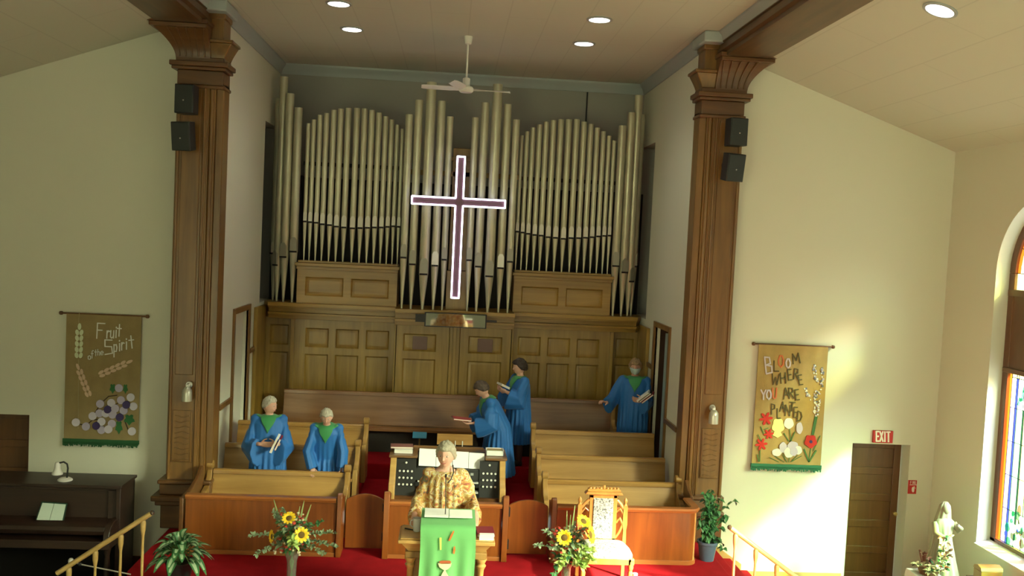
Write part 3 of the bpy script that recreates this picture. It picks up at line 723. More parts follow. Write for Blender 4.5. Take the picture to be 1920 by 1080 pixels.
# ================================================================== PEWS
def pew(label, x0, x1, yb, zf, zt, ends=(1, 1), mx=None, mz=None, name='choir_pew', group='choir pews'):
    mx = mx or pew_x; mz = mz or pew_z
    p = thing(name, label, 'pew', ((x0 + x1) / 2, yb - .2, zf), group=group)
    mb = MB(); mb.prism([(yb - .11, zf + .42), (yb - .085, zf + .42), (yb + .0, zt - .05), (yb - .03, zt - .05)], 'X', x0 + .02, x1 - .02)
    build('backrest', mb, mx, p, bevel=.004)
    mb = MB(); mb.prism([(yb - .05, zt - .06), (yb - .045, zt - .015), (yb - .03, zt), (yb + .015, zt), (yb + .025, zt - .02), (yb + .02, zt - .07), (yb - .01, zt - .07)], 'X', x0 + .02, x1 - .02)
    build('top_rail', mb, mx, p, bevel=.004)
    mb = MB(); mb.prism([(yb - .38, zf + .38), (yb - .38, zf + .42), (yb - .35, zf + .43), (yb - .07, zf + .42), (yb - .07, zf + .39)], 'X', x0 + .02, x1 - .02)
    build('seat', mb, mx, p, bevel=.004)
    mb = MB().box(x0 + .02, x1 - .02, yb - .34, yb - .32, zf, zf + .38)
    if name == 'choir_pew': build('seat_front', mb, mx, p)
    else: build('underseat_shade_board', MB().box(x0 + .02, x1 - .02, yb - .12, yb - .10, zf, zf + .40), mat('underseat_shade', (.018, .014, .010), .8), p)  # dark board added to stand in for shade under the bench
    for k, (xe, on) in enumerate(zip((x0, x1), ends)):
        if not on: continue
        h = zt - zf
        prof = [(yb - .38, zf), (yb - .38, zf + .44), (yb - .37, zf + .50), (yb - .34, zf + .54), (yb - .30, zf + .54), (yb - .20, zf + .57), (yb - .13, zf + .64), (yb - .10, zt - .06), (yb - .085, zt - .01)]
        prof += [(yb - .03 + .036 * math.cos(R(a)), zt + .03 + .036 * math.sin(R(a))) for a in range(200, -40, -24)]
        prof += [(yb + .045, zt - .05), (yb + .04, zf + .5), (yb + .02, zf)]
        xa_, xb_ = (xe - .045, xe + .02) if k == 0 else (xe - .02, xe + .045)
        mb = MB(); mb.prism(prof, 'X', xa_, xb_)
        c = (xa_ if k == 0 else xb_)
        e_ = build('pew_end', mb, mz, p, bevel=.008, smooth=30)
        if name == 'choir_pew':
            k0, k1 = xa_ - .012, xb_ + .012
            build('scroll_top', MB().lathe((k0, yb - .035, zt + .055), [(.03, 0), (.052, .008), (.052, k1 - k0 - .008), (.03, k1 - k0)], 18, 0, 'X'), mz, e_)
    return p
pew('front pew of the left choir block, behind the left choir rail', -2.93, -1.22, 12.0, 0, .74)
pew('second pew of the left choir block, between front and rear pew', -2.965, -1.17, 12.75, .13, .905, (0, 1))
pew('rear pew of the left choir block, just before the long brown bench', -2.965, -1.13, 13.50, .30, 1.065, (0, 1))
pew('front pew of the right choir block, behind the carved armchair', 1.36, 3.10, 12.0, 0, .735)
pew('second pew of the right choir block, with a glossy streak on its back', 1.34, 3.13, 12.75, .13, .885, (1, 0))
pew('rear pew of the right choir block, just before the long brown bench', 1.32, 3.13, 13.50, .30, 1.075, (1, 0))
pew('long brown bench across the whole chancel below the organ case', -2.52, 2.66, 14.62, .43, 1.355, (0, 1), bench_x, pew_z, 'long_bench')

# ================================================================== CHOIR RAIL
def capped(root, x0, x1, y, z, zc0=.0):
    mb = MB().box(x0, x1, y, y + .045, .05, z - .03)
    build('rail_panel', mb, red_z, root, bevel=.003)
    mb = MB(); mb.prism([(y - .02, z - .05), (y - .035, z - .02), (y - .02, z), (y + .07, z), (y + .08, z - .02), (y + .06, z - .05)], 'X', x0, x1)
    build('cap_moulding', mb, red_x, root)
    build('base_strip', MB().box(x0, x1, y - .012, y + .05, 0, .05), red_x, root, bevel=.004)
def standard(root, x, y0, y1, z, w_=.06):
    prof = [(y1, 0), (y0, 0), (y0, z - .06), (y0 + .015, z - .02), (y0 + .05, z), (y0 + .09, z - .01), (y0 + .13, z - .05), (y0 + .2, z - .09), (y1, z - .10)]
    build('rail_post', MB().prism(prof, 'X', x - w_ / 2, x + w_ / 2), red_z, root, bevel=.007)
YR = 10.92
r1 = thing('choir_rail', 'left section of the red-brown choir rail, behind the left sunflower bouquet', 'rail', (-2.05, YR, 0), group='sections of the choir rail')
capped(r1, -2.96, -1.22, YR, .70); standard(r1, -1.18, YR - .03, YR + .30, .76)
prof = [(YR, 0), (YR, .66), (YR + .35, .66), (YR + .55, .70), (YR + .70, .74), (YR + .78, .80), (YR + .84, .83), (YR + .90, .81), (YR + .91, 0)]
build('side_return', MB().prism(prof, 'X', -3.035, -2.985), col_x, r1, bevel=.01)
r2 = thing('choir_rail', 'centre section of the red-brown choir rail, in front of the organ console', 'rail', (.09, YR, 0), group='sections of the choir rail')
capped(r2, -.60, .74, YR, .69); standard(r2, -.63, YR - .04, YR + .32, .80, .07); standard(r2, .78, YR - .04, YR + .32, .79, .07)
r3 = thing('choir_rail', 'right section of the red-brown choir rail with a rounded corner, behind the carved armchair', 'rail', (2.2, YR, 0), group='sections of the choir rail')
yr = YR + .02
mb = MB(); x1 = 3.0; rc_ = .13
path = [(1.40, yr), (x1, yr)] + [(x1 + rc_ * math.sin(a), yr + rc_ - rc_ * math.cos(a)) for a in [PI / 2 * i / 8 for i in range(1, 9)]] + [(x1 + rc_, yr + .5)]
def sweep(path, prof):
    rings = []
    for i, p in enumerate(path):
        a = Vector(path[max(0, i - 1)]); b = Vector(path[min(len(path) - 1, i + 1)]); t = (b - a).normalized(); nn = Vector((t.y, -t.x))
        rings.append([(p[0] + nn.x * d, p[1] + nn.y * d, z) for d, z in prof])
    return MB().loft(rings)
build('rail_panel', sweep(path, [(0, .05), (0, .66), (-.045, .66), (-.045, .05)]), red_z, r3)
build('cap_moulding', sweep(path, [(.02, .64), (.035, .67), (.02, .69), (-.07, .69), (-.08, .67), (-.06, .64)]), red_x, r3)
build('base_strip', sweep(path, [(.012, 0), (.012, .05), (-.05, .05), (-.05, 0)]), red_x, r3)
build('corner_beading', MB().tube([(x1 + rc_ * .72, yr + rc_ - rc_ * .72, .05), (x1 + rc_ * .72, yr + rc_ - rc_ * .72, .3), (x1 + rc_ * .72, yr + rc_ - rc_ * .72, .66)], .012, 8), lectern_w, r3)
standard(r3, 1.36, YR - .03, YR + .30, .78)
build('side_return', MB().prism([(y_ + .02, z_) for y_, z_ in prof][3:] + [(YR + .57, 0)], 'X', 3.155, 3.20), col_x, r3, bevel=.01)
def gate(label, x0, x1, y):
    g = thing('gate', label, 'gate', ((x0 + x1) / 2, y, .03), group='gates in the choir rail')
    pr = [(x0, .03), (x1, .03)] + [(x1 + (x0 - x1) * t, .62 + .075 * math.sin(PI * t) ** .8) for t in [i / 14 for i in range(15)]]
    build('gate_leaf', MB().prism(pr, 'Y', y, y + .035), red_z, g, bevel=.006)
    pr = [(x0 + .05, .08), (x1 - .05, .08), (x1 - .05, .58), (x0 + .05, .58)]
    return g
g = gate('left arched gate in the choir rail, in shade', -1.13, -.68, 11.16)
for z in (.14, .5): build('hinge', MB().box(-.69, -.665, 11.12, 11.16, z, z + .09), black, g)
g = gate('right arched gate in the choir rail, brightly lit', .83, 1.31, 11.10)
for z in (.10, .5): build('hinge', MB().box(.815, .845, 11.05, 11.10, z, z + .11), black, g)

# ================================================================== ORGAN CONSOLE
con = thing('organ_console', 'two-manual organ console with white stops, behind the woman at the pulpit', 'organ console', (.08, 12.3, 0))
cz = 0
for x0, x1 in ((-.68, -.60), (.76, .84)):
    prof = [(12.75, 0), (12.0, 0), (11.96, .35), (11.92, .52), (11.95, .60), (12.06, .66), (12.16, .80), (12.22, .90), (12.75, .90)]
    build('cheek', MB().prism(prof, 'X', x0, x1), lectern_w, con, bevel=.008)
build('body', MB().box(-.60, .76, 12.44, 12.72, 0, .86).box(-.60, .76, 12.0, 12.35, .30, .44), door_w, con)
mb = MB().box(-.70, -.33, 12.20, 12.76, .90, .93).box(.57, .86, 12.20, 12.76, .90, .93).box(-.33, .57, 12.44, 12.76, .90, .93); build('console_top', mb, wood('console_top_oak', (.15, .075, .03), (.25, .13, .05), 'X'), con, bevel=.005)
build('crest', MB().box(-.40, .56, 12.72, 12.76, .93, .95), wood('console_top_oak', (0, 0, 0), (0, 0, 0)), con)
for s, x0 in ((-1, -.60), (1, .50)):
    j = MB().prism([(12.06, .44), (12.10, .44), (12.28, .88), (12.24, .88)], 'X', x0, x0 + .26)
    jo = build('stop_jamb', j, black, con)
    kb = MB()
    for r_ in range(4):
        for c_ in range(4 if r_ else 1):
            kb = MB()
            t = .25 + .19 * r_ if r_ else .90; z = .46 + .42 * (.85 - .19 * r_) if r_ else .84; y = 12.06 + (z - .44) * .41
            kb.lathe((x0 + .05 + c_ * .053 + (0 if r_ else .08), y, z), [(.006, 0), (.006, -.02), (.014, -.024), (.014, -.034), (.006, -.036)], 10, 0, 'Y')
            build('stop_knob', kb, white_pl, jo)
for k, (y, z) in enumerate(((11.98, .50), (12.10, .60))):
    w_ = MB(); b_ = MB(); n = 36
    for i in range(n): w_.box(-.31 + i * .0222, -.31 + (i + .93) * .0222, y, y + .13, z, z + .02)
    for i in range(n):
        if i % 7 in (0, 1, 3, 4, 5): b_.box(-.31 + (i + .72) * .0222, -.31 + (i + 1.25) * .0222, y + .05, y + .13, z + .02, z + .032)
    ko = build('manual', w_, white_pl, con, smooth=0); build('black_keys', b_, black, ko, smooth=0)
    build('key_slip', MB().box(-.34, .50, y - .02, y, z - .04, z + .01), black, con)
build('nameboard', MB().prism([(12.16, .62), (12.2, .62), (12.25, .765), (12.21, .765)], 'X', -.34, .50), black, con)
for q0, q1, q2, q3 in ((.12, .28, .68, .74), (.32, .36, .70, .73), (.38, .42, .70, .73)): build('tablet', MB().box(q0, q1, 12.17, 12.185, q2, q3), mat('grey_tablet', (.4, .42, .38), .5), con)
# the open white music on the desk
ms = thing('music_sheets', 'row of open white music sheets on the organ console desk', 'sheet music', (.12, 12.33, .76))
k = 0
for x0, x1 in ((-.31, -.085), (-.08, .135), (.14, .35), (.355, .565)):
    k += 1
    build('sheet', MB().loft([[(x0, 12.28, .79 - .006 * k), (x1, 12.28, .785 - .006 * k), (x1, 12.285, .785 - .006 * k), (x0, 12.285, .79 - .006 * k)], [(x0, 12.38, 1.005 - .012 * k), (x1, 12.38, 1.0 - .012 * k), (x1, 12.385, 1.0 - .012 * k), (x0, 12.385, 1.005 - .012 * k)]]), mat('bright_sheet', (.9, .92, .9), .6), ms)
mb = MB().prism([(12.30, .74), (12.31, .74), (12.41, .96), (12.40, .96)], 'X', -.33, .57); build('desk_board', mb, black, con)
def book(label, p, w_, d, t, cover, rotz=0, rot=None, group='books and papers', name='hymn_book'):
    b = thing(name, label, 'book', p, rotz, group)
    if rot: b.rotation_euler = rot
    build('cover', MB().box(-w_ / 2, w_ / 2, -d / 2, d / 2, 0, .004).box(-w_ / 2, w_ / 2, -d / 2, d / 2, t - .004, t).box(-w_ / 2, -w_ / 2 + .004, -d / 2, d / 2, 0, t), cover, b, local=True)
    build('pages', MB().box(-w_ / 2 + .004, w_ / 2 - .004, -d / 2 + .004, d / 2 - .004, .004, t - .004), page, b, local=True)
    return b
pinkbk = mat('dusty_pink_cover', (.30, .12, .10), .6)
book('white-edged thick book, lower of the two on the left end of the organ console', (-.52, 12.42, .93), .24, .17, .05, paper)
book('dusty pink book, upper of the two on the left end of the organ console', (-.55, 12.48, .98), .30, .20, .025, pinkbk, R(4))
bx_ = thing('picture_box', 'open white box of coloured cards on the right end of the organ console', 'box', (.70, 12.44, .93))
mb = MB().box(-.12, .12, -.1, -.09, 0, .07).box(-.12, .12, .09, .10, 0, .07).box(-.12, -.11, -.1, .1, 0, .07).box(.11, .12, -.1, .1, 0, .07).box(-.12, .12, -.1, .1, 0, .005)
build('box_body', mb, paper, bx_, local=True)
cols = [(.25, .08, .05), (.12, .18, .10), (.35, .28, .12), (.10, .10, .14), (.3, .2, .1), (.22, .10, .04)]
for k, c in enumerate(cols): build('card', MB().box(-.10, .10, -.075 + .025 * k, -.072 + .025 * k, .005, .062 + .003 * (k % 3)), mat('card_%d' % k, c, .6), bx_, local=True)
# music stands behind the console
def stand(label, x, y, zf, zt, w_, h, m, name='music_stand'):
    s = thing(name, label, 'stand', (x, y, zf))
    build('post', MB().lathe((x, y, zf), [(.10, 0), (.10, .01), (.015, .03), (.010, .04), (.010, zt - zf - .05)], 12), brass if m is not pew_x else chrome, s)
    build('desk', MB().prism([(y - .10, zt - h), (y - .09, zt - h - .01), (y + .05, zt), (y + .04, zt + .01)], 'X', x - w_ / 2, x + w_ / 2), m, s)
    return s
p = at(787, 816, Y=13.4); stand('small music stand with a teal blue desk behind the organ console', p.x, 13.4, .20, p.z + .03, .20, .05, mat('teal_blue_board', (.03, .16, .26), .5))
p = at(853, 824, Y=13.0); st = stand('low oak music desk on thin white posts behind the white music sheets', p.x, 13.0, .20, p.z + .06, .50, .11, pew_x)
build('white_rod', MB().box(p.x - .0, p.x + .012, 12.9, 12.912, .2, p.z).box(p.x + .10, p.x + .112, 12.9, 12.912, .2, p.z), white_pl, st)

# ================================================================== PULPIT
pul = thing('pulpit', 'light oak pulpit with columns, draped with a bright green cloth', 'pulpit', (.08, 8.85, 0))
x0, x1, y0, y1 = -.38, .53, 8.60, 9.06
mb = MB().box(x0, x1, y0, y1, .95, .985).box(x0 + .02, x1 - .02, y0 + .02, y1 - .02, .985, 1.0)
build('table_top', mb, lectern_w, pul, bevel=.008)
mb = MB(); mb.loft([[(x0 + .10, y0 + .08, .86), (x1 - .10, y0 + .08, .86), (x1 - .10, y1 - .05, .86), (x0 + .10, y1 - .05, .86)], [(x0 + .03, y0 + .03, .95), (x1 - .03, y0 + .03, .95), (x1 - .03, y1 - .03, .95), (x0 + .03, y1 - .03, .95)]])
build('cove', mb, lectern_w, pul)
mb = MB().box(x0 + .07, x1 - .07, y0 + .06, y1 - .04, .80, .86).box(x0 + .12, x1 - .12, y0 + .12, y1 - .06, .08, .80).box(x0 + .04, x1 - .04, y0 + .03, y1 - .02, 0, .09)
build('body', mb, wood('pulpit_oak_upright', (.25, .13, .03), (.42, .25, .08), 'Z'), pul, bevel=.006)
for xc in (x0 + .12, x1 - .12):
    build('small_column', MB().lathe((xc, y0 + .10, .09), [(.045, 0), (.045, .03), (.032, .05), (.028, .55), (.030, .60), (.05, .64), (.035, .66), (.055, .70), (.055, .71)], 18), lectern_w, pul)
mb = MB().prism([(y0 + .01, 1.0), (y1 - .03, 1.0), (y1 - .03, 1.10), (y1 - .05, 1.11), (y0 + .01, 1.17)], 'X', -.155, .325)
mb2 = MB().prism([(y0 + .02, 1.0), (y1 - .02, 1.0), (y1 - .02, 1.16), (y0 + .02, 1.13)], 'X', -.155, .325)
build('reading_desk', mb2, lectern_w, pul, bevel=.006)
# cloth: over the desk and down the front
gc = mat('bright_green_cloth', (.14, .43, .14), .8, sheen=.1, bump=.15, bs=300)
cl = thing('pulpit_cloth', 'bright green cloth with a cream chalice hanging down the front of the pulpit', 'cloth', (.08, 8.58, .3))
mb = MB(); cols_ = 30; rows = []
xa_, xb_ = -.172, .345
prof = [(y1 - .01, 1.163), (y0 + .2, 1.15), (y0 + .03, 1.136), (y0 + .0, 1.125), (y0 - .02, 1.10)] + [(y0 - .024, 1.1 - .08 * i) for i in range(1, 10)]
for off in (0, .004):
    for (yy, zz) in prof:
        row = []
        for i in range(cols_ + 1):
            t = i / cols_; d = max(0, 1.1 - zz); wv = .010 * math.sin(t * 21) * min(1, d * 2.5) + .006 * math.sin(t * 9 + 1) * min(1, d * 2)
            row.append((xa_ + (xb_ - xa_) * t + .004 * math.sin(zz * 9), yy + wv - (off if zz < 1.12 else 0), zz + (off if zz > 1.12 else 0)))
        rows.append(row)
n = len(prof)
mb.v = [p for r_ in rows for p in r_]; W_ = cols_ + 1
for i in range(n - 1):
    for j in range(cols_):
        for b0 in (0, n):
            a = (b0 + i) * W_ + j; mb.f.append((a, a + 1, a + W_ + 1, a + W_)); mb.m.append(0)
for i in range(n - 1):
    for j in (0, cols_):
        a = i * W_ + j; b = (n + i) * W_ + j; mb.f.append((a, a + W_, b + W_, b)); mb.m.append(0)
build('drape', mb, gc, cl, smooth=60)
yc_ = y0 - .024 - .016
cream = mat('cream_felt', (.78, .76, .42), .8)
def onp(pts): return [((q := at(x, y, Y=yc_)).x, q.z) for x, y in pts]
def motif(name, pts, m): build(name, MB().prism(onp(pts), 'Y', yc_ - .003, yc_ + .0), m, cl, smooth=0)
cup = [(821, 1056), (824, 1063), (829, 1067), (833, 1069), (830, 1074), (826, 1082), (822, 1090), (848, 1090), (842, 1082), (837, 1074), (835, 1069), (840, 1067), (845, 1062), (847, 1056)]
motif('chalice_motif', cup, cream)
motif('wine_motif', [(823, 1053), (827, 1051), (843, 1051), (846, 1053), (844, 1057), (826, 1057)], mat('rust_felt', (.42, .10, .03), .8))
motif('candle_motif', [(824, 1008), (828, 1008), (827.5, 1031), (825, 1031)], mat('yellow_felt', (.75, .80, .15), .8))
of = mat('orange_felt', (.62, .16, .03), .8)
motif('flame_motif', [(841, 1013), (845, 1003), (850, 995), (852, 996), (848, 1006), (843, 1015)], of)
motif('flame_motif', [(849, 1037), (851, 1025), (853, 1024), (854, 1031), (852, 1039)], of)
# open book lying on the desk, microphone, mug, hymn book
book('open cream pages of a thick book lying on the pulpit desk', (-.03, 8.84, 1.175), .23, .19, .02, paper, 0, (R(4), 0, 0), name='open_book')
book('loose white papers lying on the right half of the pulpit desk', (.20, 8.84, 1.175), .22, .19, .012, paper, 0, (R(4), 0, 0), name='papers')
book('red hymn book on the right end of the pulpit top', (.44, 8.82, 1.0), .17, .24, .035, maroon, R(3))
book('white paper stack in front of the red hymn book on the pulpit', (.45, 8.655, 1.0), .14, .06, .05, paper, name='paper_stack')
mic = thing('gooseneck_microphone', 'thin black gooseneck microphone rising from the pulpit desk', 'microphone', (.06, 8.78, 1.16))
q0 = at(835, 962, Y=8.78); q1 = at(836, 893, Y=8.82)
build('gooseneck', MB().tube([(q0.x, 8.78, q0.z - .04), (q0.x, 8.78, q0.z + .05), (q0.x - .004, 8.80, (q0.z + q1.z) / 2), (q1.x, 8.82, q1.z)], .0045, 8), black, mic)
build('microphone_head', MB().tube([(q1.x, 8.82, q1.z - .005), (q1.x, 8.80, q1.z + .02)], .010, 10), black, mic)
mg = thing('mug', 'clear grey mug on the left end of the pulpit top', 'mug', at(783, 1003, Z=1.0)); 
mg.location = (-.215, 8.84, 1.0)
build('mug_body', MB().lathe((0, 0, 0), [(.03, 0), (.034, .01), (.040, .13), (.037, .13), (.031, .02)], 20), mat('greyish_glass', (.55, .56, .55), .25), mg, local=True)
build('handle', MB().tube([(-.038, 0, .11), (-.06, 0, .10), (-.065, 0, .06), (-.036, 0, .04)], .006, 8), mat('greyish_glass'), mg, local=True)
tag(build('pen', MB().tube([(-.33, 8.90, 1.006), (-.25, 8.86, 1.006), (-.24, 8.855, 1.006)], .006, 8), black), 'black pen on the left end of the pulpit top', 'pen')

# ================================================================== ARMCHAIR
ch = thing('carved_armchair', 'carved oak chair with floral upholstered seat and tall back, right of the pulpit', 'chair', (1.86, 10.28, 0))
fab = bpy.data.materials.new('floral_tapestry'); fab.use_nodes = True
nt = fab.node_tree; b = nt.nodes['Principled BSDF']; b.inputs['Roughness'].default_value = .85
tc = nt.nodes.new('ShaderNodeTexCoord'); vo = nt.nodes.new('ShaderNodeTexNoise'); vo.inputs['Scale'].default_value = 22; vo.inputs['Detail'].default_value = 3; vo.inputs['Distortion'].default_value = 2.5
rp = nt.nodes.new('ShaderNodeValToRGB'); rp.color_ramp.elements[0].position = .40; rp.color_ramp.elements[0].color = (.12, .13, .15, 1); rp.color_ramp.elements[1].position = .56; rp.color_ramp.elements[1].color = (.64, .64, .54, 1)
e1 = rp.color_ramp.elements.new(.47); e1.color = (.36, .38, .38, 1)
nt.links.new(tc.outputs['Object'], vo.inputs['Vector']); nt.links.new(vo.outputs['Fac'], rp.inputs['Fac']); nt.links.new(rp.outputs['Color'], b.inputs['Base Color'])
sx0, sx1, sy0, sy1 = 1.57, 2.17, 10.02, 10.52
mb = MB().box(sx0, sx1, sy0, sy0 + .05, .30, .37).box(sx0 + .03, sx0 + .07, sy0, sy1, .30, .37).box(sx1 - .07, sx1 - .03, sy0, sy1, .30, .37).box(sx0 + .04, sx1 - .04, sy1 - .05, sy1, .30, .37)
build('seat_rail', mb, chair_w, ch, bevel=.006)
mb = MB(); rings = []
for t in [i / 8 for i in range(9)]:
    z = .37 + .085 * math.sin(t * PI / 2); k_ = math.cos(t * PI / 2) ** .35 if t < 1 else .3; cx_, cy_ = (sx0 + sx1) / 2, (sy0 + sy1) / 2; a_, b_ = (sx1 - sx0) / 2 * (1 if t == 0 else max(k_, .3)), (sy1 - sy0) / 2 * (1 if t == 0 else max(k_, .3))
    ring = []
    for q in range(28):
        an = 2 * PI * q / 28; c_, s_ = math.cos(an), math.sin(an); ex = .35
        ring.append((cx_ + a_ * math.copysign(abs(c_) ** ex, c_) * (1 - .06 * (s_ > 0)), cy_ + b_ * math.copysign(abs(s_) ** ex, s_), z))
    rings.append(ring)
build('seat_cushion', mb.loft(rings), fab, ch, smooth=60)
for xx in (sx0 + .035, sx1 - .035):
    build('leg', MB().lathe((xx, sy0 + .03, 0), [(.016, 0), (.022, .02), (.016, .05), (.024, .12), (.030, .20), (.020, .23), (.032, .26), (.032, .34)], 14), chair_w, ch)
    build('leg', MB().box(xx - .02, xx + .02, sy1 - .045, sy1 - .005, 0, .34), chair_w, ch, bevel=.005)
for xx in (sx0 + .01, sx1 - .06):      # outer posts with finials
    mb = MB(); mb.prism([(xx - .0, .36), (xx + .045, .36), (xx + .04, .55), (xx + .05, .62), (xx + .045, .84), (xx + .0, .84), (xx - .005, .62), (xx + .008, .55)], 'Y', sy1 - .05, sy1)
    mb.lathe((xx + .022, sy1 - .025, .84), [(.022, 0), (.012, .02), (.022, .04), (.020, .06), (.004, .085)], 12)
    build('outer_post', mb, chair_w, ch)
xm = (sx0 + sx1) / 2 + .0
mb = MB().box(xm - .16, xm - .115, sy1 - .05, sy1, .42, .96).box(xm + .115, xm + .16, sy1 - .05, sy1, .42, .96).box(xm - .16, xm + .16, sy1 - .05, sy1, .92, .97).box(xm - .16, xm + .16, sy1 - .05, sy1, .40, .46)
build('back_frame', mb, chair_w, ch, bevel=.005)
mb = MB().prism([(xm - .22, .97), (xm + .22, .97), (xm + .20, 1.0), (xm - .20, 1.0)], 'Y', sy1 - .09, sy1 + .01).box(xm - .19, xm + .19, sy1 - .07, sy1 - .02, 1.0, 1.03)
for k in range(9): mb.ball((xm - .16 + .04 * k, sy1 - .045, 1.032 + (.012 if k == 4 else 0)), (.02, .02, .022 if k != 4 else .04), 8)
build('crest', mb, chair_w, ch, bevel=.003)
build('back_upholstery', MB().prism([(sy1 - .065, .46), (sy1 - .04, .44), (sy1 - .01, .44), (sy1 - .01, .93), (sy1 - .04, .93), (sy1 - .065, .90)], 'X', xm - .115, xm + .115), fab, ch, bevel=.008)
for s in (-1, 1):      # pierced side scrolls
    mb = MB(); xo = xm + s * .16; xe = sx0 + .05 if s < 0 else sx1 - .06
    mb.tube([(xo, sy1 - .03, .90), ((xo + xe) / 2, sy1 - .03, .86), (xe, sy1 - .03, .80)], .018, 8).tube([(xo, sy1 - .03, .64), ((xo + xe) / 2, sy1 - .03, .69), (xe, sy1 - .03, .62)], .018, 8)
    mb.tube([(xo, sy1 - .03, .76), ((xo + xe) / 2, sy1 - .03, .80), (xe, sy1 - .03, .74)], .012, 8)
    mb.tube([(xo, sy1 - .03, .46), ((xo + xe) / 2, sy1 - .03, .52), (xe, sy1 - .03, .62)], .015, 8)
    build('side_scroll', mb, chair_w, ch)
cd_ = thing('candle', 'short white candle at the lower right of the carved armchair', 'candle', (2.115, 9.70, .26))
build('wax', MB().lathe((0, 0, 0), [(.028, 0), (.028, .07), (.024, .072)], 16), white_pl, cd_, local=True)
build('wick', MB().tube([(0, 0, .07), (0, 0, .078), (.002, 0, .085)], .002, 6), black, cd_, local=True)
cs = thing('candle_stand', 'low round stand under the white candle beside the armchair', 'stand', (2.115, 9.70, 0))
build('stand_top', MB().lathe((0, 0, 0), [(.12, .24), (.12, .26)], 20), chair_w, cs, local=True); build('stand_stem', MB().lathe((0, 0, 0), [(.10, 0), (.10, .02), (.02, .04), (.02, .24)], 16), chair_w, cs, local=True)

# ================================================================== HANDRAILS
def handrail(label, y, ptop, pbot, bx):
    r = thing('handrail', label, 'handrail', ((ptop[0] + pbot[0]) / 2, y, NF), group='handrails of the side steps')
    d = (Vector((pbot[0], y, pbot[1])) - Vector((ptop[0], y, ptop[1])))
    a = Vector((ptop[0], y, ptop[1])); b = a + d
    build('rail', MB().tube([a, a + d * .5, b], .026, 12), rail_w, r)
    e_ = a - d.normalized() * .035; build('end_knob', MB().tube([a, a - d.normalized() * .02, e_], [.02, .028, .016], 12), mat('dark_knob', (.05, .03, .015), .4), r)
    for px_ in bx:
        t = (px_ - a.x) / d.x; zt = a.z + d.z * t - .02
        zb = min(0, -.1625 * math.ceil((abs(px_ - (-3.05 if px_ < 0 else 3.3))) / .25)) if (px_ < -3.05 or px_ > 3.3) else 0
        zb = max(zb, NF)
        h = zt - zb
        build('baluster', MB().lathe((px_, y, zb), [(.022, 0), (.022, h * .12), (.012, h * .18), (.015, h * .45), (.013, h * .78), (.026, h * .88), (.028, h * .97), (.02, h)], 12), rail_w, r)
YHL, YHR = 9.62, 9.80
a, b = at(283, 963, Y=YHL), at(107, 1075, Y=YHL)
handrail('left oak handrail sloping down before the dark piano', YHL, (a.x, a.z), (b.x, b.z), [at(x_, 1000, Y=YHL).x for x_ in (268, 227, 180, 131)])
a, b = at(1370, 990, Y=YHR), at(1490, 1080, Y=YHR); d = (b.x - a.x, b.z - a.z)
handrail('right oak handrail sloping down before the sunlit wall', YHR, (a.x, a.z), (b.x + d[0] * .25, b.z + d[1] * .25), [at(x_, 1040, Y=YHR).x for x_ in (1377, 1417, 1458, 1500)])

# ================================================================== PIANO
pi_ = thing('upright_piano', 'dark walnut upright piano against the left wall', 'piano', (-4.65, 11.6, NF))
px0, px1 = -5.50, -3.84
build('lid', MB().box(px0 - .02, px1 + .02, 11.30, 11.86, .625, .66), piano_w, pi_, bevel=.006)
mb = MB().box(px0, px0 + .05, 11.33, 11.84, NF + .02, .625).box(px1 - .05, px1, 11.33, 11.84, NF + .02, .625).box(px0, px1, 11.80, 11.84, NF, .625)
build('case', mb, piano_w, pi_, bevel=.005)
build('upper_panel', MB().box(px0 + .05, px1 - .05, 11.40, 11.43, .20, .625).box(px0 + .05, px0 + .16, 11.37, 11.40, .20, .60).box(px1 - .16, px1 - .05, 11.37, 11.40, .20, .60).box(px0 + .05, px1 - .05, 11.37, 11.40, .58, .62), piano_w, pi_, bevel=.004)
build('fallboard', MB().prism([(11.40, .20), (11.40, .245), (11.18, .235), (11.12, .21), (11.10, .17), (11.12, .12), (11.16, .10), (11.40, .10)], 'X', px0 + .10, px1 - .10), piano_w, pi_, bevel=.004)
build('key_bed', MB().box(px0 + .02, px1 - .02, 11.06, 11.45, -.04, .06), piano_w, pi_, bevel=.008)
for x_ in (px0 + .03, px1 - .10):
    build('arm', MB().prism([(11.06, .06), (11.40, .06), (11.40, .26), (11.22, .25), (11.12, .21), (11.07, .14)], 'X', x_, x_ + .07), piano_w, pi_, bevel=.008)
    build('leg', MB().lathe((x_ + .035, 11.12, NF), [(.04, 0), (.04, .06), (.025, .10), (.035, .4), (.028, .52), (.045, .61)], 14), piano_w, pi_)
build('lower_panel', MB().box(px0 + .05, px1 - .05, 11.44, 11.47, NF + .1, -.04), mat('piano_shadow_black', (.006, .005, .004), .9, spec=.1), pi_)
mu = thing('open_music_book', 'open music book with pale green pages leaning on the dark piano', 'book', (-4.6, 11.28, .24))
tl, tr_, br_, bl = at(80, 943, Y=11.36), at(124, 946, Y=11.36), at(117, 976, Y=11.22), at(69, 975, Y=11.22)
def lerp(a, b, t): return a + (b - a) * t
for nm, a0, a1, m_, o_ in (('left_page', 0, .49, mat('mint_paper', (.55, .66, .58), .7), 0), ('right_page', .51, 1, mat('mint_paper'), 0), ('cover', -.05, 1.05, mat('dark_green_cover', (.01, .05, .03), .6), .010)):
    up_ = Vector((0, 0, .012 if nm == 'cover' else 0)); nr = Vector((0, -.006, .003)); of_ = Vector((0, o_, 0))
    c4 = [lerp(bl, br_, a0) + of_, lerp(bl, br_, a1) + of_, lerp(tl, tr_, a1) + up_ + of_, lerp(tl, tr_, a0) + up_ + of_]
    build(nm, MB().loft([[tuple(q) for q in c4], [tuple(q + nr) for q in c4]]), m_, mu, smooth=0)
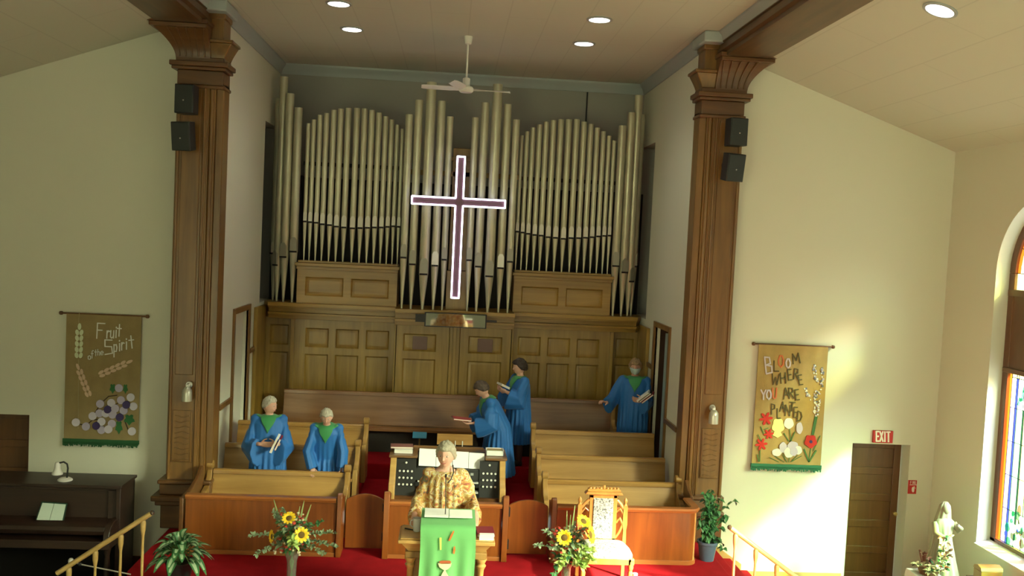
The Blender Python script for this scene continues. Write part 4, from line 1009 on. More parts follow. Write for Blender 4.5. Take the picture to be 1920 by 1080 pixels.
lp = thing('gooseneck_lamp', 'small white gooseneck lamp on top of the piano', 'lamp', (-4.55, 11.50, .66))
lx = at(122, 900, Y=11.5).x; lz = .66
build('base', MB().lathe((lx, 11.5, lz), [(.085, 0), (.085, .012), (.06, .03), (.02, .035)], 20), white_pl, lp)
q = at(108, 868, Y=11.5)
build('gooseneck', MB().tube([(lx + .02, 11.5, lz + .02), (lx + .03, 11.5, lz + .15), (lx + .02, 11.5, q.z - .01), (lx - .02, 11.5, q.z + .015), (q.x + .02, 11.5, q.z)], .011, 8), black, lp)
build('shade', MB().lathe((q.x, 11.5, q.z - .14), [(.062, 0), (.064, .01), (.036, .07), (.034, .13), (.02, .15)], 20), white_pl, lp)
mk = thing('microphone_stand', 'black microphone stand with a thin silver boom before the piano', 'stand', (-3.86, 9.95, NF))
a, b, c_ = at(133, 1052, Y=9.95), at(150, 1058, Y=9.95), at(245, 1077, Y=9.95)
build('pole', MB().lathe((a.x, 9.95, NF), [(.14, 0), (.14, .02), (.012, .03), (.010, a.z - NF)], 12), black, mk)
build('boom', MB().tube([a, b, c_], .008, 8), chrome, mk); build('clamp', MB().ball(a, (.03, .03, .035), 10), white_pl, mk)
build('joint', MB().ball(b, (.02, .02, .02), 10), black, mk)

# ================================================================== SIGNS AND BANNERS
GLY = {'F': [[(0, 0), (0, 1), (.9, 1)], [(0, .55), (.6, .55)]], 'r': [[(.2, 0), (.2, .6)], [(.2, .4), (.5, .6), (.8, .55)]], 'u': [[(.1, .6), (.1, .1), (.3, 0), (.6, .05), (.75, .2)], [(.75, .6), (.75, 0)]],
       'i': [[(.5, 0), (.5, .6)], [(.5, .78), (.5, .85)]], 't': [[(.5, 0), (.5, .95)], [(.15, .62), (.85, .62)]], 'o': [[(.15, .1), (.15, .5), (.5, .6), (.85, .5), (.85, .1), (.5, 0), (.15, .1)]],
       'f': [[(.4, 0), (.4, .8), (.6, .95), (.85, .9)], [(.15, .55), (.75, .55)]], 'h': [[(.2, 0), (.2, .95)], [(.2, .45), (.5, .6), (.8, .5), (.8, 0)]], 'e': [[(.2, .3), (.8, .3), (.75, .5), (.5, .6), (.2, .5), (.15, .15), (.4, 0), (.8, .08)]],
       'S': [[(.95, .95), (.1, 1), (.05, .55), (.85, .5), (.9, .05), (.0, 0)]], 'p': [[(.2, -.4), (.2, .6)], [(.2, .55), (.7, .6), (.85, .35), (.7, .05), (.2, .05)]],
       'B': [[(0, 0), (0, 1), (.7, .95), (.75, .6), (.1, .52)], [(.1, .52), (.9, .42), (.85, .05), (0, 0)]], 'L': [[(0, 1), (0, 0), (.9, 0)]], 'O': [[(.5, 0), (.1, .2), (.0, .6), (.3, 1), (.7, 1), (1, .6), (.9, .2), (.5, 0)]],
       'M': [[(0, 0), (.1, 1), (.5, .3), (.9, 1), (1, 0)]], 'W': [[(0, 1), (.22, 0), (.5, .7), (.78, 0), (1, 1)]], 'H': [[(0, 0), (0, 1)], [(1, 0), (1, 1)], [(0, .5), (1, .5)]],
       'E': [[(.9, 1), (0, 1), (0, 0), (.9, 0)], [(0, .5), (.75, .5)]], 'R': [[(0, 0), (0, 1), (.8, .95), (.85, .6), (0, .5)], [(.3, .5), (1, 0)]], 'Y': [[(0, 1), (.5, .5), (1, 1)], [(.5, .5), (.5, 0)]],
       'U': [[(0, 1), (.05, .15), (.4, 0), (.8, .1), (1, 1)]], 'A': [[(0, 0), (.5, 1), (1, 0)], [(.2, .38), (.8, .38)]], 'P': [[(0, 0), (0, 1), (.85, .9), (.85, .55), (0, .45)]], 'N': [[(0, 0), (0, 1), (1, 0), (1, 1)]],
       'T': [[(0, 1), (1, 1)], [(.5, 1), (.5, 0)]], 'D': [[(0, 0), (0, 1), (.7, .9), (1, .5), (.7, .1), (0, 0)]], 'X': [[(0, 0), (1, 1)], [(0, 1), (1, 0)]], 'I': [[(.5, 0), (.5, 1)]]}
def glyphs(items, Y, sw, dep=.006, m=0, mb=None):
    "items: (char, px cx, px cy, px height, px width, lean in deg)"
    mb = mb or MB()
    for ch_, cx_, cy_, h, w_, rot in items:
        for ki, st_ in enumerate(GLY[ch_]):
            pts = []
            for u, v in st_:
                dx, dy = (u - .5) * w_, -(v - .5) * h; c_, s_ = math.cos(R(rot)), math.sin(R(rot))
                pts.append(at(cx_ + dx * c_ - dy * s_, cy_ + dx * s_ + dy * c_, Y=Y))
            mb.ribbon(pts, sw, (0, -1, 0), dep + .0031 * ki, m)
    return mb
def blob(mb, cx_, cy_, rx, ry, Y, dep, m=0, n=12, wob=0, ph=0):
    pts = []
    for k in range(n):
        a = 2 * PI * k / n; f = 1 + wob * math.sin(5 * a + ph); q = at(cx_ + rx * f * math.cos(a), cy_ + ry * f * math.sin(a), Y=Y); pts.append((q.x, q.z))
    mb.prism(pts, 'Y', Y - dep, Y, m)
BY = 12.16
def banner(label, tl, tr_, bl, br_, cloth, fr_m):
    a, b, c_, d_ = [at(*q, Y=BY) for q in (tl, tr_, br_, bl)]
    x0, x1 = (a.x + d_.x) / 2, (b.x + c_.x) / 2; z1, z0 = (a.z + b.z) / 2, (c_.z + d_.z) / 2
    ro = thing('banner', label, 'banner', ((x0 + x1) / 2, BY, z0), group='wall banners')
    mb = MB(); rings = []; n = 40
    for k in range(n + 1):
        x = x0 + (x1 - x0) * k / n; w_ = .004 * math.sin(k * .9) + .003 * math.sin(k * .37)
        rings.append([(x, BY - .008 + w_, z0 + .07), (x, BY + .002 + w_, z0 + .07), (x, BY + .002, z1), (x, BY - .010, z1)])
    build('cloth', mb.loft(rings), cloth, ro, smooth=60)
    build('rod', MB().tube([(x0 - .07, BY, z1), (x0 + .3, BY, z1), (x1 + .07, BY, z1)], .012, 10), door_w, ro)
    for xx in (x0 - .07, x1 + .07): build('finial', MB().ball((xx, BY, z1), (.028, .02, .028), 10), door_w, ro)
    mb = MB(); rr = random.Random(5)
    mb.box(x0 - .01, x1 + .01, BY - .022, BY + .002, z0 + .035, z0 + .085)
    k = 0; x = x0 - .01
    while x < x1:
        w_ = .012; l = rr.uniform(.02, .055); mb.box(x, x + w_ * .8, BY - .019 - .003 * (k % 2), BY - .010, z0 + .04 - l, z0 + .05); x += w_; k += 1
    build('fringe', mb, fr_m, ro, smooth=0)
    return ro
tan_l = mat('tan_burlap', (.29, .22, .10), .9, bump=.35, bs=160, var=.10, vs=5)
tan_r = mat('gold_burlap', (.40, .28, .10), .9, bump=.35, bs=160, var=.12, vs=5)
gfr = mat('dark_green_fringe', (.02, .10, .035), .9)
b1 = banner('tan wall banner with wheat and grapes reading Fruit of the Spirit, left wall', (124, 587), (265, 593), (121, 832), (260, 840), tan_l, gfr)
DY = BY - .014
Lx = lambda x: x / 3.858 + 100
Ly = lambda y: y / 3.858 + 570
def it(seq): return [(c_, Lx(x), Ly(y), h / 3.858, w_ / 3.858, r_) for c_, x, y, h, w_, r_ in seq]
whf = mat('white_felt', (.72, .74, .70), .85)
build('lettering', glyphs(it([('F', 348, 195, 110, 60, 3), ('r', 400, 203, 90, 34, 3), ('u', 430, 201, 90, 34, 3), ('i', 456, 198, 90, 20, 3), ('t', 478, 188, 90, 42, 3)]), DY, .014), whf, b1, smooth=0)
build('lettering', glyphs(it([('S', 402, 310, 105, 60, -4), ('p', 450, 302, 90, 34, 0), ('i', 480, 294, 90, 20, 0), ('r', 505, 288, 90, 32, 0), ('i', 530, 282, 90, 20, 0), ('t', 566, 272, 95, 50, -6)]), DY, .014), whf, b1, smooth=0)
build('lettering', glyphs(it([('o', 262, 378, 45, 26, 0), ('f', 284, 362, 60, 26, 0), ('t', 308, 352, 46, 24, 0), ('h', 330, 348, 46, 24, 0), ('e', 354, 345, 46, 26, 0)]), DY, .009), whf, b1, smooth=0)
def wheat(name, p0, p1, m_, n=5, wd=28):
    mb = MB(); a = Vector(p0); b = Vector(p1); d = (b - a); L = d.length; d = d / L; q = Vector((-d.y, d.x))
    for k in range(n):
        for s in (-1, 1):
            c_ = a + d * (L * (.12 + .78 * k / (n - 1))) + q * s * wd * .45
            pts = []
            for j in range(10):
                t = 2 * PI * j / 10; u = d * (L / n * .50 * math.cos(t)) + q * (wd * .42 * math.sin(t)) ; v = c_ + u + q * s * 3 * math.cos(t) * -1
                w_ = at(Lx(v.x), Ly(v.y), Y=DY); pts.append((w_.x, w_.z))
            mb.prism(pts, 'Y', DY - .007, DY)
    e = a - d * (L * .08); pts = []
    for j in range(8):
        t = 2 * PI * j / 8; v = e + d * (L * .12 * math.cos(t)) + q * (wd * .4 * math.sin(t)); w_ = at(Lx(v.x), Ly(v.y), Y=DY); pts.append((w_.x, w_.z))
    mb.prism(pts, 'Y', DY - .007, DY)
    build(name, mb, m_, b1, smooth=0)
wheat('wheat_ear', (190, 180), (184, 392), mat('pale_green_felt', (.62, .68, .48), .85), 5, 34)
wheat('wheat_ear', (535, 425), (330, 515), mat('peach_felt', (.62, .45, .33), .85), 5, 28)
wheat('wheat_ear', (185, 470), (262, 670), mat('peach_felt'), 5, 28)
lil = mat('lilac_felt', (.42, .38, .52), .85); lil2 = mat('pale_lilac_felt', (.55, .52, .62), .85); plum = mat('plum_felt', (.05, .035, .12), .85); grn = mat('green_felt', (.03, .14, .045), .85)
mb = MB()
for k, (x, y) in enumerate([(475, 608), (560, 675), (490, 695), (580, 740), (340, 722), (420, 715), (510, 770), (285, 810), (335, 790), (380, 790), (430, 800), (350, 850), (425, 865), (165, 855), (238, 885), (570, 920), (350, 910), (400, 905), (450, 755)]):
    blob(mb, Lx(x), Ly(y), 7.6, 7.6, DY, .006 + .0006 * k, 0, 14); build('grape', mb, [lil, lil2][k % 2], b1, smooth=0); mb = MB()
mb = MB()
for x, y in ((530, 728), (395, 762), (482, 818), (313, 880)): build('grape', (lambda m_: (blob(m_, Lx(x), Ly(y), 7.2, 7.4, DY, .020, 0, 14), m_)[1])(MB()), plum, b1, smooth=0)
mb = MB()
for x, y, rx, ry in ((475, 890, 6, 11), (550, 835, 9, 9), (430, 610, 5, 8), (522, 612, 4, 8)): mb = MB(); blob(mb, Lx(x), Ly(y), rx, ry, DY, .005, 0, 16, .25); build('leaf', mb, grn, b1, smooth=0)
mb = MB()
for pl in ([(365, 700), (400, 668), (460, 660)], [(300, 790), (325, 750)], [(195, 870), (215, 873)], [(258, 860), (285, 838), (320, 835)], [(515, 840), (540, 905)], [(455, 725), (470, 715)]):
    mb = MB(); mb.ribbon([at(Lx(x), Ly(y), Y=DY) for x, y in pl], .012, (0, -1, 0), .004); build('stem', mb, mat('dark_brown_felt', (.05, .03, .02), .85), b1, smooth=0)
for xx, ya, yb in ((188, 60, 150), (184, 400, 900)): build('thread', MB().ribbon([at(Lx(xx), Ly(ya), Y=DY), at(Lx(xx - 4), Ly(yb), Y=DY)], .004, (0, -1, 0), .003), mat('straw_thread', (.45, .38, .22), .85), b1, smooth=0)

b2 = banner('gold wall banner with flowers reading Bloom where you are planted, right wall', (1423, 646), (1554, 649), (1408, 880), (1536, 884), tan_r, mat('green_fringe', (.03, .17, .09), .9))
Lx = lambda x: x / 4 + 1395
Ly = lambda y: y / 4 + 630
def it(seq): return [(c_, Lx(x), Ly(y), h / 4, w_ / 4, r_) for c_, x, y, h, w_, r_ in seq]
olive = mat('dark_olive_felt', (.09, .075, .03), .85); coral = mat('coral_felt', (.62, .17, .07), .85); pli = mat('light_lilac_felt', (.55, .50, .55), .85)
build('lettering', glyphs(it([('L', 245, 225, 78, 40, 0), ('M', 390, 168, 75, 52, -8), ('W', 235, 325, 80, 52, 4), ('H', 293, 315, 78, 36, -4), ('E', 345, 290, 78, 30, -6), ('R', 392, 285, 78, 32, 4), ('E', 425, 328, 72, 28, -8),
        ('A', 315, 430, 82, 44, -6), ('R', 355, 428, 78, 34, -4), ('E', 400, 440, 76, 28, -6), ('P', 220, 548, 78, 28, 0), ('L', 262, 580, 72, 26, 0), ('A', 288, 530, 72, 34, 4), ('N', 328, 558, 80, 34, 4), ('T', 360, 530, 66, 42, 6), ('E', 388, 572, 76, 26, 4), ('D', 418, 602, 74, 32, 6)]), DY, .013), olive, b2, smooth=0)
build('lettering', glyphs(it([('B', 185, 218, 125, 50, -6), ('O', 330, 205, 66, 32, 0), ('O', 185, 440, 66, 34, 0), ('Y', 145, 440, 70, 36, 0)]), DY, .020), pli, b2, smooth=0)
for q in (('O', 277, 190, 84, 38, 0), ('U', 230, 430, 78, 30, 0)): build('lettering', glyphs(it([q]), DY, .018), coral, b2, smooth=0)
redf = mat('red_felt', (.55, .03, .02), .85); yel = mat('lemon_felt', (.85, .85, .30), .85)
mb = MB()
for x, y, s in ((165, 620, 13), (185, 735, 10), (130, 812, 12)):
    mb = MB(); o_ = []
    for k in range(36):
        a = 2 * PI * k / 36; f_ = .30 + .70 * abs(math.cos(3 * a + .4)) ** 1.3; q = at(Lx(x) + s * f_ * math.cos(a), Ly(y) + s * f_ * math.sin(a), Y=DY); o_.append((q.x, q.z))
    mb.prism(o_, 'Y', DY - .007, DY); build('red_flower', mb, redf, b2, smooth=0)
mb = MB(); blob(mb, Lx(500), Ly(790), 11, 12, DY, .008, 0, 40, .10); build('red_flower', mb, redf, b2, smooth=0)
mb = MB(); blob(mb, Lx(500), Ly(792), 3, 3, DY, .012); build('poppy_heart', mb, plum, b2, smooth=0)
mb = MB(); blob(mb, Lx(255), Ly(675), 11, 14, DY, .007, 0, 40, .10); build('yellow_flower', mb, yel, b2, smooth=0); mb = MB(); blob(mb, Lx(250), Ly(735), 8, 6, DY, .008, 0, 16, .15); build('yellow_flower', mb, yel, b2, smooth=0)
mb = MB()
for k, (x, y, rx, ry) in enumerate([(335, 655, 9, 10), (415, 690, 6, 11), (245, 872, 9, 7), (292, 835, 7, 10), (335, 872, 9, 10), (365, 822, 10, 8), (405, 855, 7, 8), (372, 865, 7, 8)]): blob(mb, Lx(x), Ly(y), rx, ry, DY, .007 + .001 * k, 0, 30, .04, k); build('white_flower', mb, [whf, lil2][k % 2], b2, smooth=0); mb = MB()
mb = MB(); rr = random.Random(2)
for (xa_, ya, xb_, yb, wd, n) in ((520, 210, 545, 350, 14, 26), (590, 235, 580, 410, 9, 24), (455, 390, 505, 500, 12, 20), (550, 410, 545, 605, 24, 60)):
    for k in range(n):
        t = rr.random(); blob(mb, Lx(lerp(xa_, xb_, t) + rr.uniform(-wd, wd)), Ly(lerp(ya, yb, t)), rr.uniform(1, 2.1), rr.uniform(1, 2.1), DY, .004 + rr.random() * .004, rr.choice([0, 1, 1, 2]), 7)
build('delphinium', mb, [mat('slate_felt', (.14, .16, .22), .85), whf, lil], b2, smooth=0)
mb = MB()
for (a, b_, w_) in [((540, 610), (515, 735), .040), ((125, 680), (150, 740), .012), ((105, 740), (135, 800), .010), ((120, 850), (118, 940), .010), ((180, 690), (150, 700), .010), ((340, 680), (350, 790), .010), ((300, 730), (335, 790), .012), ((380, 720), (350, 790), .012), ((500, 840), (485, 945), .012), ((450, 850), (485, 940), .020), ((540, 860), (490, 940), .020), ((570, 750), (520, 860), .010),
                    ((230, 900), (300, 945), .008), ((430, 900), (360, 940), .008), ((190, 910), (260, 945), .008), ((340, 900), (335, 945), .010), ((290, 890), (320, 945), .008), ((400, 895), (350, 945), .008), ((100, 890), (110, 940), .014)]:
    build('stem', MB().ribbon([at(Lx(a[0]), Ly(a[1]), Y=DY), at(Lx(b_[0]), Ly(b_[1]), Y=DY)], w_, (0, -1, 0), .004), mat('mid_green_felt', (.06, .17, .05), .85), b2, smooth=0)

# exit sign and extinguisher sign
sred = mat('sign_red', (.50, .02, .02), .5); swhite = mat('sign_white', (.85, .75, .70), .5)
ex = thing('exit_sign', 'red EXIT sign with white letters above the brown door', 'sign', (5.94, 12.17, 1.33))
a, b = at(1638, 807, Y=12.17), at(1673, 831, Y=12.17)
build('plate', MB().box(a.x, b.x, 12.16, 12.198, b.z + .0, a.z), sred, ex, bevel=.003)
build('lettering', glyphs([('E', 1645.5, 818, 18, 5.2, 0), ('X', 1652.5, 818.3, 18, 5.4, 0), ('I', 1659, 818.6, 18, 4, 0), ('T', 1665.5, 819, 18, 6, 0)], 12.158, .020, .004), swhite, ex, smooth=0)
fs = thing('extinguisher_sign', 'small red fire extinguisher sign with white pictogram right of the brown door', 'sign', (6.42, 12.17, .62))
a, b = at(1705, 901, Y=12.17), at(1719, 927, Y=12.17)
build('plate', MB().box(a.x, b.x, 12.188, 12.198, b.z, a.z), sred, fs, bevel=.002)
mb = MB(); glyphs([('F', 1708, 904.5, 5, 1.8, 0), ('I', 1711, 904.6, 5, 1.8, 0), ('R', 1713.5, 904.7, 5, 1.8, 0), ('E', 1716.5, 904.8, 5, 1.8, 0)], 12.187, .004, .002, mb=mb)
mb.ribbon([at(1706, 909, Y=12.187), at(1718.5, 909.4, Y=12.187)], .007, (0, -1, 0), .002)
blob(mb, 1711.8, 918, 2.4, 5.2, 12.187, .003, 0, 12); mb.ribbon([at(1711.5, 913.5, Y=12.187), at(1714.5, 912.5, Y=12.187), at(1715.5, 916, Y=12.187)], .007, (0, -1, 0), .002)
build('pictogram', mb, swhite, fs, smooth=0)
# ================================================================== PLANTS AND FLOWERS
lg = mat('leaf_green', (.045, .17, .055), .45, var=.25, vs=12); lg2 = mat('leaf_dark_green', (.02, .085, .03), .45); lpale = mat('leaf_pale_stripe', (.42, .58, .36), .45)
euc = mat('eucalyptus_grey_green', (.22, .30, .18), .6); lime = mat('lime_flower', (.42, .58, .16), .6); petal = mat('sunflower_petal', (.92, .62, .02), .5); seed = mat('sunflower_centre', (.12, .07, .01), .9)
rust = mat('rust_blossom', (.35, .07, .03), .6); creamb = mat('cream_blossom', (.58, .55, .36), .6); redb = mat('red_blossom', (.55, .06, .04), .6); stemm = mat('stem_green', (.16, .26, .08), .5)
gl = bpy.data.materials.new('clear_vase_glass'); gl.use_nodes = True
b = gl.node_tree.nodes['Principled BSDF']; b.inputs['Base Color'].default_value = (.75, .85, .75, 1); b.inputs['Roughness'].default_value = .05; b.inputs['Transmission Weight'].default_value = .9; b.inputs['IOR'].default_value = 1.2

# variegated plant, left
vp = thing('potted_plant', 'potted plant with long green and white striped leaves at the left platform edge', 'plant', (-2.74, 9.95, 0))
build('pot', MB().lathe((0, 0, 0), [(.10, 0), (.145, .24), (.155, .26), (.14, .26), (.13, .22)], 24), mat('dark_pot', (.015, .02, .02), .4), vp, local=True)
mb = MB(); rr = random.Random(11)
mb2 = MB()
for k in range(64):
    a = 2 * PI * k / 64 * 9 + rr.uniform(-.3, .3); lv = k / 64; el = R(rr.uniform(60, 80)) * (1 - lv) + R(rr.uniform(-15, 20)) * lv
    L_ = rr.uniform(.17, .24); r0 = .02 + .12 * lv + rr.uniform(0, .05); z0 = .46 - .18 * lv + rr.uniform(-.03, .03)
    d = Vector((math.cos(a) * math.cos(el), math.sin(a) * math.cos(el), math.sin(el) * .8)); p = Vector((math.cos(a) * r0, math.sin(a) * r0, z0))
    mb.leaf(p, d, (0, 0, 1), L_, rr.uniform(.075, .10), 0, 1, droop=rr.uniform(.35, .75), seg=7)
    mb2.tube([(0, 0, .2), (p.x * .4, p.y * .4, .25 + p.z * .4), tuple(p)], .005, 5)
build('foliage', mb, [lg, lpale], vp, local=True, smooth=60); build('stems', mb2, stemm, vp, local=True)

# bushy ivy-like plant, right
ip = thing('potted_plant', 'bushy green ivy plant in a blue-grey pot beside the right column', 'plant', (3.315, 11.15, 0))
build('pot', MB().lathe((0, 0, 0), [(.085, 0), (.115, .20), (.13, .21), (.13, .24), (.115, .24), (.11, .20)], 24), mat('blue_grey_pot', (.07, .11, .17), .4), ip, local=True)
mb = MB(); mb2 = MB(); rr = random.Random(4)
for k in range(26):
    a = rr.uniform(0, 2 * PI); R_ = rr.uniform(.02, .15); H_ = rr.uniform(.25, .86)
    top = Vector((math.cos(a) * R_ + .03, math.sin(a) * R_ * .8, .2 + H_ * .85)); mid = Vector((math.cos(a) * R_ * .4, math.sin(a) * R_ * .3, .2 + H_ * .45))
    if k == 0: top = Vector((.30, -.05, .78)); mid = Vector((.14, -.02, .62))
    if k == 1: top = Vector((.22, -.06, .58)); mid = Vector((.10, -.02, .45))
    if k == 2: top = Vector((.17, -.1, .16)); mid = Vector((.12, -.06, .30))
    mb2.tube([(0, 0, .2), mid, top], .004, 5)
    for j in range(20):
        t = rr.uniform(.15, 1.0); p = (mid * (t * 2) if t < .5 else mid.lerp(top, t * 2 - 1)); 
        if t < .5: p = Vector((0, 0, .2)).lerp(mid, t * 2)
        q = rr.uniform(0, 2 * PI); d = Vector((math.cos(q), math.sin(q) * .9, rr.uniform(-.6, .5)))
        mb.leaf(p, d, (0, -.4, 1), rr.uniform(.045, .085), rr.uniform(.04, .065), rr.choice([0, 0, 1]), droop=.4, seg=4)
build('foliage', mb, [lg, lg2], ip, local=True, smooth=60); build('stems', mb2, stemm, ip, local=True)

def sunflower(parent, c, nrm, r_, k):
    c = Vector(c); nrm = Vector(nrm).normalized(); ref = Vector((0, 0, 1)) if abs(nrm.z) < .9 else Vector((1, 0, 0)); u = nrm.cross(ref).normalized(); v = nrm.cross(u)
    mb = MB()
    for j in range(22):
        a = 2 * PI * j / 22 + (.12 if j % 2 else 0); d = u * math.cos(a) + v * math.sin(a)
        mb.leaf(c + d * r_ * .35 + nrm * .003 * (j % 2), d + nrm * (.15 if j % 2 else .3), nrm, r_ * .68, r_ * .32, 0, seg=4)
    o = build('sunflower', mb, petal, parent, smooth=60)
    m2 = MB(); rot = nrm.to_track_quat('Z', 'Y').to_matrix(); m2.ball(c + nrm * .004, (r_ * .43, r_ * .43, r_ * .16), 14, rot=rot)
    build('flower_centre', m2, seed, o)
def sprig(mb, p, d, L_, n, m, s, rr, droop=.2):
    p = Vector(p); d = Vector(d).normalized()
    mb.tube([p, p + d * L_ * .5 + Vector((0, 0, -.1 * droop * L_)), p + d * L_ + Vector((0, 0, -droop * L_))], .0025, 4, 0)
    for j in range(n):
        t = rr.uniform(.25, 1.0); c = p + d * L_ * t + Vector((0, 0, -droop * L_ * t * t)); q = Vector((rr.uniform(-1, 1), rr.uniform(-1, 1), rr.uniform(-.8, 1))).normalized()
        mb.leaf(c, (q + d * .5), (0, -.3, 1), s * rr.uniform(.7, 1.3), s * rr.uniform(.5, .9), m, seg=3)
def bouquet(label, base, vz, sf, blades, seed_, mirror=1, extra=()):
    root = thing('flower_arrangement', label, 'flowers', base, group='sunflower bouquets')
    rr = random.Random(seed_); bx_, by_, bz_ = base
    build('vase', MB().lathe((bx_, by_, bz_), [(.055, 0), (.06, .02), (.045, .12), (.05, .30), (.085, vz), (.080, vz), (.044, .30), (.04, .12), (.05, .03)], 24), gl, root)
    O = Vector((bx_, by_, bz_ + vz)); st = MB()
    for k in range(16):
        a = rr.uniform(0, 2 * PI); st.tube([(bx_ + .03 * math.cos(a), by_ + .03 * math.sin(a), bz_ + .03), (bx_ - .02 * math.cos(a), by_ - .02 * math.sin(a), bz_ + vz * .7), (bx_ + .10 * math.cos(a), by_ + .08 * math.sin(a), bz_ + vz + .16)], .0045, 5)
    mb = MB()
    for k in range(150):       # dense green heart
        th = rr.uniform(0, 2 * PI); r_ = rr.uniform(.0, .15); z = rr.uniform(-.02, .30); q = Vector((math.cos(th), math.sin(th), rr.uniform(-.3, .9)))
        mb.leaf(O + Vector((r_ * math.cos(th), r_ * math.sin(th) * .8, z)), q, (0, -.4, 1), rr.uniform(.05, .10), rr.uniform(.025, .05), rr.choice([3, 1, 1, 2, 3, 4 if seed_ == 33 else 1]), droop=.3, seg=4)
    for d, L_, m_, n_, s_ in extra: sprig(mb, O + Vector((0, 0, .10)), d, L_ * 1.2, int(n_ * 2.0), m_, s_ * 1.35, rr)
    build('foliage', mb, [stemm, lg, lg2, euc, lime], root, smooth=60)
    fb = MB()
    for k in range(110):
        th = rr.uniform(0, 2 * PI); rad = rr.uniform(.05, .19); c = O + Vector((math.cos(th) * rad, math.sin(th) * rad * .5 - .03, .16 + rr.uniform(-.18, .22)))
        fb.ball(c, rr.uniform(.010, .020), 6, rr.choice([0, 1, 1, 2]))
    build('small_blossoms', fb, [rust, creamb, redb], root)
    bl = MB()
    for (dx, dz) in blades:
        q = O + Vector((dx * .35, -.01, .10)); e_ = O + Vector((dx, 0, dz)); wdir = Vector((1, .3, 0)).normalized() * .012
        m_ = q.lerp(e_, .5)
        bl.loft([[q - wdir, q + wdir, q + wdir + Vector((0, .003, 0)), q - wdir + Vector((0, .003, 0))], [m_ - wdir, m_ + wdir, m_ + wdir + Vector((0, .003, 0)), m_ - wdir + Vector((0, .003, 0))], [e_ - wdir * .2, e_ + wdir * .2, e_ + wdir * .2 + Vector((0, .002, 0)), e_ - wdir * .2 + Vector((0, .002, 0))]])
    build('blade_leaf', bl, mat('grassy_blade', (.24, .34, .12), .5), root)
    build('stems', st, stemm, root)
    for k, (px_, py_, nrm, r_) in enumerate(sf): sunflower(root, at(px_, py_, Y=by_ - .15), nrm, r_ * 1.12, k)
    return root
FY = 9.3
bL = at(548, 1030, Y=FY); bR = at(1062, 1052, Y=FY)
e1 = [((-1, -.2, .35), .36, 3, 22, .03), ((-.9, -.3, -.15), .30, 3, 22, .03), ((1, -.2, .45), .42, 3, 30, .028), ((1, -.3, .15), .40, 3, 30, .028), ((.8, -.2, .8), .36, 1, 14, .03), ((-.5, -.2, 1), .36, 3, 20, .032), ((-.2, -.3, 1), .40, 3, 16, .03), ((.9, -.4, -.05), .32, 3, 24, .026), ((.1, -.6, .3), .22, 4, 24, .045), ((.15, -.6, .15), .2, 4, 20, .05)]
bouquet('left sunflower bouquet in a tall clear vase, before the shaded choir rail', (bL.x, FY, .22), bL.z - .22, [(542, 972, (-.05, -.7, .75), .062), (511, 1006, (-.9, -.5, .1), .062), (565, 1003, (.25, -1, .35), .070)], [(-.20, .50), (.10, .50), (.17, .46), (.06, .44)], 21, 1, e1)
e2 = [((-.7, -.3, .9), .36, 3, 26, .03), ((-.9, -.2, .4), .30, 3, 18, .03), ((.5, -.2, 1), .34, 3, 20, .03), ((.1, -.3, 1), .36, 3, 14, .03), ((-.5, -.6, -.5), .26, 1, 20, .035), ((.6, -.5, .1), .26, 4, 30, .05), ((.4, -.6, -.1), .22, 4, 26, .05), ((.7, -.4, .35), .26, 4, 26, .045), ((-.2, -.6, -.1), .2, 4, 16, .05)]
bouquet('right sunflower bouquet, sunlit, before the carved armchair', (bR.x, FY, .22), bR.z - .22, [(1058, 1008, (-.2, -1, .25), .072), (1094, 978, (.35, -.6, .9), .07), (1106, 1003, (.9, -.5, .3), .085)], [(-.02, .52), (.06, .58), (.02, .48)], 33, 1, e2)
for x_, l in ((bL.x, 'small round oak stand under the left sunflower bouquet'), (bR.x, 'small round oak stand under the right sunflower bouquet')):
    s_ = thing('plant_stand', l, 'stand', (x_, FY, 0))
    build('stand_top', MB().lathe((0, 0, 0), [(.15, .195), (.16, .20), (.16, .215), (.15, .22)], 24), lectern_w, s_, local=True)
    build('stand_stem', MB().lathe((0, 0, 0), [(.11, 0), (.11, .02), (.03, .04), (.03, .195)], 16), lectern_w, s_, local=True)

# ------------------------------------------------------------------ statue on a cloth-covered table, far right
tb = thing('side_table', 'table under a white cloth in the right corner below the stained glass window', 'table', (6.15, 10.65, NF))
build('table_top', MB().box(5.60, 5.88, 10.25, 10.60, .10, .13), door_w, tb)
for xx in (5.64, 5.84):
    for yy in (10.29, 10.58): build('leg', MB().box(xx - .02, xx + .02, yy - .02, yy + .02, NF, .10), door_w, tb)
mb = MB(); rings = []
for z, g_ in ((.145, -.13), (.145, .012), (.10, .02), (-.1, .035), (-.25, .045)):
    ring = []
    n = 80
    for k in range(n):
        t = k / n * 4; s_ = int(t); f = t - s_; x0_, x1_, y0_, y1_ = 5.60 - g_, 5.88 + g_, 10.25 - g_, 10.60 + g_
        p = [(lerp(x0_, x1_, f), y0_), (x1_, lerp(y0_, y1_, f)), (lerp(x1_, x0_, f), y1_), (x0_, lerp(y1_, y0_, f))][s_]
        w_ = .012 * math.sin(k * 1.1) if z < .1 else 0
        ring.append((p[0] + (w_ if s_ in (1, 3) else 0), p[1] + (w_ if s_ in (0, 2) else 0), z))
    rings.append(ring)
tcl = build('tablecloth', mb.loft(rings), mat('white_tablecloth', (.68, .72, .66), .8)); tag(tcl, 'white cloth draped over the table in the right corner', 'cloth')
sw_ = mat('ivory_plaster', (.27, .26, .18), .7)
stt = thing('statue', 'ivory statue of a robed woman holding flowers, in the right corner below the window', 'statue', (6.14, 10.83, -.12)); stt.scale = (1.36, 1.3, 1.36)
pd = thing('statue_pedestal', 'low dark wooden pedestal under the ivory statue', 'pedestal', (6.14, 10.83, NF))
